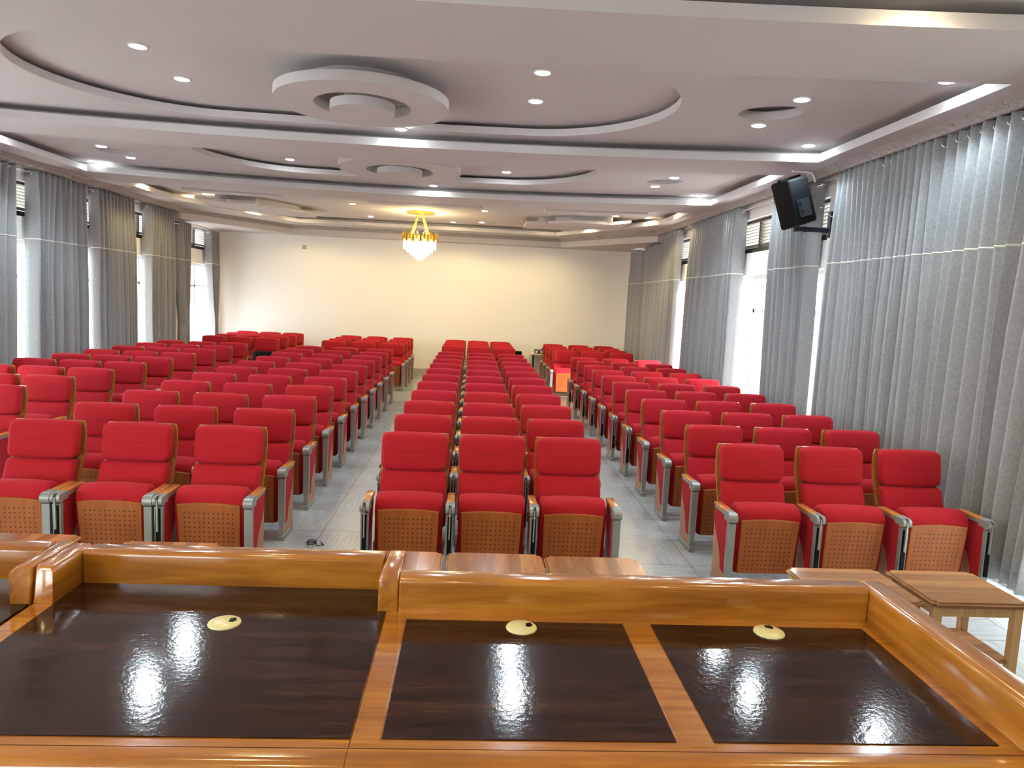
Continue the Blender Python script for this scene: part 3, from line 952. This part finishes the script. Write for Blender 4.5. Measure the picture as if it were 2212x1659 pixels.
# ------------------------------------------------------------------ curtains
def make_curtain(side, y0, y1, label, ztop=3.575, zbot=0.12, b0=None, b1=None, tie=None, seed=0, cord=None, folds=0.15, amp=0.075, band=True):
    """side: 'left'/'right'; y0..y1 width at the rod, b0..b1 at the hem; tie=(z, ya, yb)"""
    s = 1 if side == 'left' else -1          # towards the room
    x = -6.375 if side == 'left' else 3.975
    b0 = y0 if b0 is None else b0; b1 = y1 if b1 is None else b1
    R = random.Random(seed)
    nf = max(3, round((y1 - y0) / folds))
    NU = nf * 10
    zs = sorted([ztop, ztop - 0.05, ztop - 0.2, 2.582, 2.612] + [ztop - 0.2 - (ztop - 0.2 - zbot) * k / 16 for k in range(1, 17)], reverse=True)
    ph = [R.uniform(-0.35, 0.35) for _ in range(nf + 1)]
    am = [R.uniform(0.6, 1.5) for _ in range(nf + 1)]
    wd = [0.0]
    for k in range(nf): wd.append(wd[-1] + R.uniform(0.55, 1.6))
    wd = [q / wd[-1] for q in wd]
    def surf(u, z, off=0.0):
        t = (ztop - z) / (ztop - zbot)
        f = u * nf; k = min(nf - 1, int(f)); fr = f - k
        uu = (u * (1 - min(1, t * 2.2)) + (wd[k] + (wd[k + 1] - wd[k]) * fr) * min(1, t * 2.2))
        ya, yb = y0 + (b0 - y0) * t, y1 + (b1 - y1) * t
        if tie:
            zt_, ta, tb = tie
            if z > zt_:
                q = ((ztop - z) / (ztop - zt_)) ** 2.2
                ya, yb = y0 + (ta - y0) * q, y1 + (tb - y1) * q
            else:
                q = min(1, (zt_ - z) / 0.6)
                ya, yb = ta + (ta - 0.05 - ta) * q, tb + 0.05 * q
        A = amp * (1 + (am[k] - 1) * min(1, t * 3))
        d = A * (2 * abs(math.sin(PI * (f + 0.05 * math.sin(3 * t + k) * min(fr, 1 - fr)))) ** 0.8 - 1.1) + 0.008 * math.sin(7 * t + 5 * u)
        d = max(-0.088, min(0.085, d))
        sh = 0.10 * (yb - ya) / nf * math.sin(2 * PI * f)
        return Vector((x + s * (d + off), ya + (yb - ya) * uu + sh, z))
    root = tag(empty('curtain', (x, (y0 + y1) / 2, 0)), label, 'curtain', 'grey curtains along the %s wall' % side)
    L = Vector(root.location)
    bm = bmesh.new()
    G = [[bm.verts.new(surf(i / NU, z) - L) for i in range(NU + 1)] for z in zs]
    for A, B in zip(G, G[1:]):
        for i in range(NU): bm.faces.new((A[i], A[i + 1], B[i + 1], B[i]))
    o = obj('curtain_fabric', bm, M['curtain'], root, True)
    md = o.modifiers.new('thickness', 'SOLIDIFY'); md.thickness = 0.003; md.offset = 0
    if band:
        bm = bmesh.new()
        for i in range(NU):
            P = [surf(i / NU, 2.583, 0.004), surf((i + 1) / NU, 2.583, 0.004), surf((i + 1) / NU, 2.600, 0.004), surf(i / NU, 2.600, 0.004)]
            bm.faces.new([bm.verts.new(p - L) for p in P])
        bmesh.ops.remove_doubles(bm, verts=bm.verts, dist=0.0005)
        bb = obj('contrast_band', bm, M['band'], root, True)
        md = bb.modifiers.new('thickness', 'SOLIDIFY'); md.thickness = 0.002; md.offset = 0
    pr = None
    for k in range(nf):
        for h in (0.0, 0.5):
            u = (k + h) / nf
            p = Vector((x, y0 + (y1 - y0) * u, ztop - 0.055))
            if pr is None:
                bm = bmesh.new(); torus(bm, (0, 0, 0), (0.5, 1, 0), 0.027, 0.006, 14, 6)
                pr = obj('eyelet', bm, M['chrome'], root, True); e = pr
            else:
                e = pr.copy(); COL.objects.link(e); e.parent = root
            e.location = p - L
            e.rotation_euler = (0, 0, 0.0 if h == 0 else -0.9)
    if tie and cord:
        zt_, ta, tb = tie
        bm = bmesh.new()
        pts = [(s * 0.055 * math.sin(a), (ta + tb) / 2 - L.y + ((tb - ta) / 2 + 0.02) * math.cos(a), zt_ + 0.012 * math.cos(a)) for a in [2 * PI * i / 20 for i in range(21)]]
        tube(bm, pts, 0.008, 6)
        obj('tie_cord', bm, cord, root, True)
    return root
make_curtain('right', 4.25, 5.20, 'grey patterned curtain at the right end of the picture, nearest to the desk', b0=4.62, b1=5.26, seed=1, folds=0.17, amp=0.07)
make_curtain('right', 5.22, 6.10, 'grey patterned curtain, second from the stage on the right wall', b0=5.28, seed=2, folds=0.15, amp=0.07)
make_curtain('right', 6.13, 7.00, 'grey patterned curtain, third from the stage on the right wall', b1=6.94, seed=3, folds=0.11)
make_curtain('right', 7.03, 7.89, 'grey patterned curtain just right of the loudspeaker bracket', b0=6.97, b1=7.94, seed=4, folds=0.11)
make_curtain('right', 8.38, 9.60, 'grey curtain behind the loudspeaker, left of its wall bracket', b0=8.36, b1=9.42, seed=5, folds=0.11)
make_curtain('right', 10.80, 13.20, 'wide grey curtain just beyond the big bright window gap on the right', b1=13.28, seed=6, folds=0.125)
make_curtain('right', 14.05, 15.20, 'grey curtain lit yellow at the top, fourth group along the right wall', seed=7, folds=0.12)
make_curtain('right', 15.30, 16.78, 'grey curtain on the right wall under the lowered corner ceiling', ztop=3.40, seed=8, folds=0.13)
make_curtain('right', 17.25, 18.25, 'last grey curtain on the right wall, touching the back wall', ztop=3.38, seed=9, folds=0.14)
make_curtain('left', 8.6, 10.52, 'grey curtain cut off by the left edge of the picture', b1=10.44, seed=11, folds=0.16)
make_curtain('left', 10.86, 12.30, 'grey curtain lit bluish at the top, second visible on the left wall', b0=10.72, seed=12, folds=0.14)
make_curtain('left', 12.54, 13.95, 'grey curtain lit yellow at the top, between two bright gaps on the left wall', seed=13, folds=0.13)
make_curtain('left', 14.50, 15.74, 'grey curtain just before the lowered far left ceiling corner', seed=14, folds=0.13)
make_curtain('left', 16.04, 16.64, 'tied-back grey curtain with a green cord on the left wall', ztop=3.40, tie=(1.25, 16.26, 16.48), cord=M['green'], seed=15, folds=0.11)
make_curtain('left', 17.72, 18.40, 'tied-back grey curtain in the far left corner of the hall', ztop=3.38, tie=(1.22, 18.02, 18.20), cord=M['chrome'], seed=16, folds=0.11)
def rod(side, y0, y1, z, label):
    x = -6.375 if side == 'left' else 3.975
    r = tag(empty('curtain_rod', (x, (y0 + y1) / 2, z)), label, 'curtain rod', 'metal curtain rods')
    h = (y1 - y0) / 2
    bm = bmesh.new(); cyl(bm, (0, -h, 0), (0, h, 0), 0.011, n=10); obj('pole', bm, M['chrome'], r, True)
    for s in (-1, 1):
        bm = bmesh.new(); cyl(bm, (0, s * h, 0), (0, s * (h + 0.04), 0), 0.020, 0.012, n=12); obj('finial', bm, M['chrome'], r, True)
    for s in (-0.9, 0.9):
        d = -0.13 if side == 'left' else 0.10
        bm = bmesh.new(); rbox(bm, min(0, d), max(0, d), s * h - 0.008, s * h + 0.008, -0.02, 0.02, 0.003, 1); obj('wall_bracket', bm, M['metal'], r)
rod('right', 3.2, 7.90, 3.52, 'metal rod of the curtains nearest the stage on the right wall')
rod('right', 8.06, 15.25, 3.52, 'long metal rod over the window gap left of the loudspeaker')
rod('right', 15.28, 18.4, 3.325, 'lower metal rod in the far right corner')
rod('left', 8.5, 15.75, 3.52, 'long metal rod of the left wall curtains')
rod('left', 15.90, 18.4, 3.335, 'lower metal rod over the tied curtains in the far left corner')

# ------------------------------------------------------------------ loudspeaker on its wall bracket
sp = tag(empty('loudspeaker', (3.575, 8.03, 3.02)), 'black loudspeaker tilted on a wall bracket before the right curtains', 'loudspeaker')
tilt = Matrix.Translation((-0.03, 0, 0.24)) @ Matrix.Rotation(math.radians(-19), 4, 'Y') @ Matrix.Rotation(math.radians(8), 4, 'Z')
bm = bmesh.new()
t = bmesh.new()
prism(t, [(-0.150, -0.14), (0.150, -0.14), (0.170, 0.14), (-0.170, 0.14)][::-1], 'z', -0.27, 0.27)
for v in t.verts:
    if v.co.y < 0 : v.co.x *= 0.86; v.co.z *= 0.94
bmesh.ops.recalc_face_normals(t, faces=t.faces)
bmesh.ops.bevel(t, geom=list(t.edges), offset=0.03, segments=3, profile=0.5, affect='EDGES')
merge(bm, t, lambda c: tilt @ c)
smooth_angle(obj('cabinet', bm, M['black'], sp), 30)
bm = bmesh.new(); t = bmesh.new(); box(t, -0.085, 0.085, -0.150, -0.12, -0.19, 0.03); bmesh.ops.recalc_face_normals(t, faces=t.faces)
bmesh.ops.bevel(t, geom=list(t.edges), offset=0.012, segments=2, affect='EDGES'); merge(bm, t, lambda c: tilt @ c)
ap = obj('amplifier_panel', bm, mat('dark_grey_panel', (0.02, 0.025, 0.03), 0.4, 0.3), sp)
for xx, zz_ in ((-0.04, -0.02), (-0.04, -0.11)):
    bm = bmesh.new(); t = bmesh.new(); cyl(t, (xx, -0.162, zz_), (xx, -0.149, zz_), 0.011, n=12); merge(bm, t, lambda c: tilt @ c)
    obj('knob', bm, M['black'], ap)
bm = bmesh.new(); t = bmesh.new(); rbox(t, -0.13, 0.13, -0.02, 0.05, 0.255, 0.285, 0.01, 2); merge(bm, t, lambda c: tilt @ c)
obj('carry_handle', bm, M['black'], sp)
bk = tag(empty('wall_bracket', (3.95, 8.03, 3.0)), 'black steel wall arm holding the loudspeaker between two curtains', 'bracket')
bm = bmesh.new(); rbox(bm, 0.0, 0.035, -0.035, 0.035, -0.11, 0.18, 0.004, 1); rbox(bm, 0.03, 0.149, -0.02, 0.02, -0.08, 0.15, 0.004, 1); obj('wall_plate', bm, M['blackmetal'], bk)
bm = bmesh.new(); rbox(bm, -0.36, 0.01, -0.02, 0.02, -0.055, -0.005, 0.004, 1); rbox(bm, -0.27, -0.255, -0.024, 0.024, -0.06, 0.0, 0.002, 1); obj('arm', bm, M['blackmetal'], bk)
bm = bmesh.new(); rbox(bm, -0.385, -0.34, -0.03, 0.03, -0.06, 0.07, 0.004, 1); obj('swivel', bm, M['blackmetal'], bk)
bm = bmesh.new()
pts = [Vector((3.80, 7.97, 3.20)), Vector((3.83, 7.97, 3.215)), Vector((3.88, 7.98, 3.19)), Vector((3.93, 7.99, 3.13)), Vector((3.98, 7.99, 3.11)), Vector((4.04, 7.99, 3.12)), Vector((4.098, 7.99, 3.13))]
tube(bm, pts, 0.004, 6)
tag(obj('speaker_cable', bm, M['grey_side']), 'thin pale cable from the loudspeaker back to the wall', 'cable')
bm = bmesh.new()
pts = [(3.60, 8.3, L0 - 0.012), (3.75, 8.3, L0 - 0.012), (3.83, 8.3, L0 - 0.02), (3.86, 8.3, L0 - 0.06), (3.88, 8.3, 3.54)]
tube(bm, pts, 0.013, 8)
tag(obj('conduit_pipe', bm, M['wall']), 'short white conduit bending down from the ceiling above the loudspeaker', 'pipe')
bm = bmesh.new(); rbox(bm, 0, 0.10, -0.012, 0, 0, 0.10, 0.004, 2)
tag(obj('wall_socket', bm, mat('socket_plastic', (0.42, 0.40, 0.38), 0.5), loc=(-4.40, YB, 3.10)), 'small grey square wall box high on the left of the back wall', 'wall socket')

# ------------------------------------------------------------------ desk on the stage
DZ = 1.15
def upstand_cap(bm, x0, x1, y0, y1, inner='y', z1=DZ + 0.098, free=True):
    c, zc = 0.010, z1 - 0.009
    t = bmesh.new()
    if inner == 'y': prism(t, [(y0, DZ - 0.01), (y0, zc), (y0 + c, z1), (y1, z1), (y1, DZ - 0.01)], 'x', x0, x1)
    elif inner == '+x': prism(t, [(x1, DZ - 0.01), (x1, zc), (x1 - c, z1), (x0, z1), (x0, DZ - 0.01)], 'y', y0, y1)
    else: prism(t, [(x0, DZ - 0.01), (x0, zc), (x0 + c, z1), (x1, z1), (x1, DZ - 0.01)], 'y', y0, y1)
    bmesh.ops.recalc_face_normals(t, faces=t.faces)
    if inner != 'y' and free:        # the free front end is chamfered too
        for v in t.verts:
            if abs(v.co.y - y0) < 1e-6 and v.co.z > z1 - 1e-4: v.co.y += 0.02
    bmesh.ops.bevel(t, geom=list(t.edges), offset=0.006, segments=3, profile=0.5, affect='EDGES')
    merge(bm, t)
def grommet(root, x, y, rz):
    bm = bmesh.new()
    t = bmesh.new()
    cyl(t, (0, 0, 0), (0, 0, 0.003), 0.041, 0.040, n=40); cyl(t, (0, 0, 0.003), (0, 0, 0.0065), 0.038, 0.030, n=40)
    m = Matrix.Translation((x, y, DZ + 0.003)) @ Matrix.Rotation(rz, 4, 'Z')
    merge(bm, t, lambda c: m @ c)
    g = obj('cable_grommet', bm, M['cream'], root); smooth_angle(g, 40); g['label'] = 'cream plastic cable grommet'
    bm = bmesh.new(); t = bmesh.new()
    prism(t, [(0.010, -0.008), (0.014, 0.010), (0.027, 0.013), (0.030, -0.004), (0.020, -0.012)], 'z', 0.0062, 0.0069)
    merge(bm, t, lambda c: m @ c)
    obj('cable_slot', bm, M['black'], g)
d1 = tag(empty('podium_desk', (0, 0, 0.38)), 'varnished wooden podium desk unit with one wide dark inlaid top, left of the two-panel unit', 'desk', 'podium desk units')
def DO(name, bm, m, root, sm=True):
    for v in bm.verts: v.co.z -= 0.38
    o = obj(name, bm, m, root)
    if sm: smooth_angle(o, 35)
    return o
def nosing(x0, x1, root):
    bm = bmesh.new()
    pr = [(1.288, DZ), (1.262, DZ)] + [(1.262 - 0.022 * math.sin(a), DZ - 0.022 + 0.022 * math.cos(a)) for a in [PI / 2 * k / 6 for k in range(1, 7)]] + [(1.240, DZ - 0.05), (1.288, DZ - 0.05)]
    prism(bm, pr, 'x', x0, x1)
    DO('front_rail', bm, M['deskwood'], root)
def grommet_on(root, x, y, rz):
    n0 = set(bpy.data.objects)
    grommet(root, x, y, rz)
    for o in set(bpy.data.objects) - n0:
        for v in o.data.vertices: v.co.z -= 0.38
bm = bmesh.new(); rbox(bm, -1.137, -0.2045, 1.285, 1.886, DZ - 0.045, DZ, 0.001, 1); rbox(bm, -1.137, -0.230, 1.886, 2.10, DZ - 0.045, DZ, 0.001, 1); DO('desk_top', bm, M['deskwood'], d1)
nosing(-1.137, -0.2045, d1)
bm = bmesh.new(); rbox(bm, -1.082, -0.2055, 1.315, 1.886, DZ - 0.005, DZ + 0.003, 0.0003, 1); rbox(bm, -1.082, -0.2305, 1.886, 2.045, DZ - 0.005, DZ + 0.003, 0.0003, 1); DO('dark_inlay', bm, M['darkwood'], d1)
bm = bmesh.new(); upstand_cap(bm, -1.0818, -0.2305, 2.032, 2.098); DO('rear_upstand', bm, M['deskwood'], d1)
bm = bmesh.new(); upstand_cap(bm, -1.137, -1.082, 1.888, 2.098, '+x'); DO('side_upstand', bm, M['deskwoody'], d1)
bm = bmesh.new(); rbox(bm, -1.12, -0.24, 1.30, 2.07, 0.38, DZ - 0.04, 0.004, 1); DO('desk_body', bm, M['deskwood'], d1)
grommet_on(d1, -0.605, 1.795, 0.3)
# two-panel unit
d2 = tag(empty('podium_desk', (0, 0, 0.38)), 'varnished wooden podium desk unit with two dark inlaid tops and a raised right side', 'desk', 'podium desk units')
bm = bmesh.new(); rbox(bm, -0.2035, 1.215, 1.285, 1.95, DZ - 0.045, DZ, 0.001, 1); DO('desk_top', bm, M['deskwood'], d2)
nosing(-0.2035, 1.235, d2)
for x0, x1 in ((-0.145, 0.438), (0.515, 1.108)):
    bm = bmesh.new(); rbox(bm, x0, x1, 1.316, 1.842, DZ - 0.005, DZ + 0.0025, 0.0012, 1); DO('dark_inlay', bm, M['darkwood'], d2)
for x0, x1 in ((-0.203, -0.147), (0.440, 0.513)):
    bm = bmesh.new(); rbox(bm, x0, x1, 1.300, 1.86, DZ - 0.005, DZ + 0.0015, 0.001, 1); DO('cross_rail', bm, M['deskwood'], d2)
bm = bmesh.new(); upstand_cap(bm, -0.1718, 1.1478, 1.886, 1.952); DO('rear_upstand', bm, M['deskwood'], d2)
bm = bmesh.new(); upstand_cap(bm, -0.228, -0.172, 1.8865, 2.105, 'x', free=False); DO('left_upstand', bm, M['deskwoody'], d2)
bm = bmesh.new(); upstand_cap(bm, 1.148, 1.2165, 1.252, 1.952, 'x'); DO('right_upstand', bm, M['deskwoody'], d2)
bm = bmesh.new(); rbox(bm, -0.19, 1.20, 1.30, 1.92, 0.38, DZ - 0.04, 0.004, 1); DO('desk_body', bm, M['deskwood'], d2)
grommet_on(d2, 0.160, 1.803, 0.2)
grommet_on(d2, 0.830, 1.805, 1.2)
# far left unit
d3 = tag(empty('podium_desk', (0, 0, 0.38)), 'varnished wooden podium desk unit cut off by the left edge of the picture', 'desk', 'podium desk units')
bm = bmesh.new(); rbox(bm, -2.10, -1.142, 1.285, 2.16, DZ - 0.045, DZ, 0.012, 3); DO('desk_top', bm, M['deskwood'], d3)
bm = bmesh.new(); rbox(bm, -2.05, -1.144, 1.315, 2.06, DZ - 0.005, DZ + 0.003, 0.0012, 1); DO('dark_inlay', bm, M['darkwood'], d3)
bm = bmesh.new(); upstand_cap(bm, -2.10, -1.1922, 2.045, 2.11); DO('rear_upstand', bm, M['deskwood'], d3)
bm = bmesh.new(); upstand_cap(bm, -1.192, -1.142, 1.882, 2.11, 'x'); DO('side_upstand', bm, M['deskwoody'], d3)
bm = bmesh.new(); rbox(bm, -2.08, -1.15, 1.30, 2.10, 0.38, DZ - 0.04, 0.004, 1); DO('desk_body', bm, M['deskwood'], d3)

# ------------------------------------------------------------------ low side tables before the front row
def table(x0, x1, y1, depth, m, label, h=0.50):
    cx, cy = (x0 + x1) / 2, y1 - depth / 2
    hx, hy = (x1 - x0) / 2, depth / 2
    r = tag(empty('side_table', (cx, cy, 0)), label, 'table', 'low wooden side tables before the front row')
    bm = bmesh.new()
    t = bmesh.new(); box(t, -hx, hx, -hy, hy, h - 0.032, h)
    bmesh.ops.recalc_face_normals(t, faces=t.faces)
    bmesh.ops.bevel(t, geom=[e for e in t.edges if abs(e.verts[0].co.z - e.verts[1].co.z) > 0.01], offset=0.022, segments=4, affect='EDGES')
    bmesh.ops.bevel(t, geom=[e for e in t.edges if abs(e.verts[0].co.z - e.verts[1].co.z) < 0.001 and e.calc_face_angle(0) > 1.2], offset=0.012, segments=3, affect='EDGES')
    merge(bm, t)
    smooth_angle(obj('table_top', bm, m, r), 35)
    lm = M['table_leg']
    for sx in (-1, 1):
        for sy in (-1, 1):
            bm = bmesh.new(); rbox(bm, sx * (hx - 0.045) - 0.024, sx * (hx - 0.045) + 0.024, sy * (hy - 0.045) - 0.024, sy * (hy - 0.045) + 0.024, 0, h - 0.03, 0.004, 1)
            obj('leg', bm, lm, r)
    bm = bmesh.new()
    for sy in (-1, 1): box(bm, -hx + 0.06, hx - 0.06, sy * (hy - 0.045) - 0.01, sy * (hy - 0.045) + 0.01, h - 0.09, h - 0.03)
    for sx in (-1, 1): box(bm, sx * (hx - 0.045) - 0.01, sx * (hx - 0.045) + 0.01, -hy + 0.06, hy - 0.06, h - 0.09, h - 0.03)
    obj('apron', bm, lm, r)
    bm = bmesh.new(); rbox(bm, -hx + 0.04, hx - 0.04, -hy + 0.04, hy - 0.04, 0.14, 0.158, 0.003, 1)
    obj('lower_shelf', bm, M['tablex'], r)
M['table_leg'] = wood('pale_leg_wood', (0.44, 0.25, 0.10), (0.55, 0.34, 0.15), (0.62, 0.41, 0.20), 'z', 0.35)
table(-2.86, -2.28, 4.31, 0.50, M['tabley'], 'low side table at the left edge, behind the gap between two desk units')
table(-2.00, -1.43, 4.23, 0.50, M['tabley'], 'low side table standing alone behind the wide dark desk top')
table(-0.70, -0.12, 4.18, 0.50, M['tabley'], 'low side table half hidden by the desk corner, leftmost of the three in the centre')
table(-0.10, 0.47, 4.18, 0.50, M['tabley'], 'low side table in the middle of the three before the centre block')
table(0.48, 1.05, 4.16, 0.50, M['tabley'], 'low side table, rightmost of the three before the centre block')
table(1.93, 2.50, 4.07, 0.50, M['tablex'], 'low side table under the middle chair of the right block, left of its neighbour')
table(2.545, 3.095, 4.07, 0.49, M['tablex'], 'low side table with open legs at the right, nearest the curtain')

# ------------------------------------------------------------------ small things at the back
def folding_table(x0, x1, y0, y1, h, m, label):
    r = tag(empty('folding_table', ((x0 + x1) / 2, (y0 + y1) / 2, 0)), label, 'table')
    hx, hy = (x1 - x0) / 2, (y1 - y0) / 2
    bm = bmesh.new(); rbox(bm, -hx, hx, -hy, hy, h - 0.025, h, 0.006, 1); obj('table_top', bm, m, r)
    for sx in (-1, 1):
        for sy in (-1, 1):
            bm = bmesh.new(); cyl(bm, (sx * (hx - 0.06), sy * (hy - 0.05), 0), (sx * (hx - 0.06), sy * (hy - 0.05), h - 0.025), 0.014, n=8); obj('leg', bm, M['blackmetal'], r)
    bm = bmesh.new(); cyl(bm, (-hx + 0.06, -hy + 0.05, 0.1), (-hx + 0.06, hy - 0.05, h - 0.08), 0.008, n=6); cyl(bm, (-hx + 0.06, hy - 0.05, 0.1), (-hx + 0.06, -hy + 0.05, h - 0.08), 0.008, n=6)
    obj('cross_brace', bm, M['blackmetal'], r)
folding_table(1.54, 2.10, 18.34, 18.76, 0.71, M['creamtable'], 'small cream table with black legs against the back wall')
p = tag(empty('projector', (1.80, 18.55, 0.71)), 'black and white projector on the small table at the back wall', 'projector')
bm = bmesh.new(); rbox(bm, -0.17, 0.19, -0.12, 0.12, 0.0, 0.10, 0.012, 2); obj('housing', bm, M['black'], p)
bm = bmesh.new(); rbox(bm, -0.16, 0.02, -0.13, -0.10, 0.015, 0.085, 0.008, 2); obj('front_plate', bm, M['white'], p)
bm = bmesh.new(); cyl(bm, (-0.07, -0.15, 0.05), (-0.07, -0.12, 0.05), 0.032, n=16); obj('lens', bm, M['black'], p)
bm = bmesh.new(); rbox(bm, 0.02, 0.16, -0.08, 0.08, 0.10, 0.15, 0.01, 2); obj('lamp_cover', bm, M['black'], p)

def office_chair(x, y, z, m, rz, label, hback=0.9):
    r = tag(empty('plastic_chair', (x, y, 0), rz), label, 'chair')
    bm = bmesh.new()
    N = 10; rows = []
    for z_, wv, dp in ((0.50, 0.20, 0.02), (0.62, 0.215, 0.0), (0.74, 0.22, -0.015), (hback - 0.03, 0.215, -0.02), (hback, 0.19, -0.02)):
        rows.append([[bm.verts.new((-wv + 2 * wv * i / N, dp - 0.05 * (1 - (2 * i / N - 1) ** 2) * -1 + dy, z_)) for i in range(N + 1)] for dy in (0, 0.012)])
    for A, B in zip(rows, rows[1:]):
        for s in (0, 1):
            for i in range(N): bm.faces.new((A[s][i], A[s][i + 1], B[s][i + 1], B[s][i]))
        for i in (0, N): bm.faces.new((A[0][i], A[1][i], B[1][i], B[0][i]))
    for i in range(N): bm.faces.new((rows[-1][0][i], rows[-1][0][i + 1], rows[-1][1][i + 1], rows[-1][1][i])); bm.faces.new((rows[0][0][i], rows[0][0][i + 1], rows[0][1][i + 1], rows[0][1][i]))
    obj('backrest', bm, m, r, True)
    bm = bmesh.new(); cushion(bm, (0, -0.20, 0.44), (0.22, 0.21, 0.02), 0.018); obj('seat', bm, m, r, True)
    for sx in (-1, 1):
        for sy in (-0.38, 0.0):
            bm = bmesh.new(); cyl(bm, (sx * 0.19, sy, 0), (sx * 0.18, sy, 0.44), 0.012, n=8); obj('leg', bm, m, r)
        bm = bmesh.new(); cyl(bm, (sx * 0.20, 0.0, 0.42), (sx * 0.205, 0.03, 0.56), 0.012, n=8); obj('back_post', bm, m, r)
office_chair(-4.20, 14.75, 0, M['black'], PI, 'black chair standing in the cross aisle between the two left blocks', 0.785)
office_chair(1.16, 18.45, 0, M['darkgreen'], 0, 'dark green chair back peeking out beside the centre block at the back', 0.76)
bpy.data.objects['plastic_chair.001'].scale.x = 0.62
bm = bmesh.new(); pts = [(-1.22 + 0.035 * math.cos(t), 5.65 + 0.05 * math.sin(t), 0.006 + 0.002 * t) for t in [i * 0.4 for i in range(32)]] + [(-1.17, 5.60, 0.008), (-1.12, 5.63, 0.006), (-1.16, 5.70, 0.006)]
tube(bm, pts, 0.004, 6)
tag(obj('cable_loop', bm, M['black']), 'small coil of dark cable on the floor at the left aisle seat', 'cable')
bm = bmesh.new(); rbox(bm, -0.03, 0.03, -0.06, 0.06, 0, 0.012, 0.004, 2)
tag(obj('smartphone', bm, M['black'], loc=(-0.70, 5.95, 0.590)), 'dark phone lying on the armrest of the second row, left end of the centre block', 'phone')
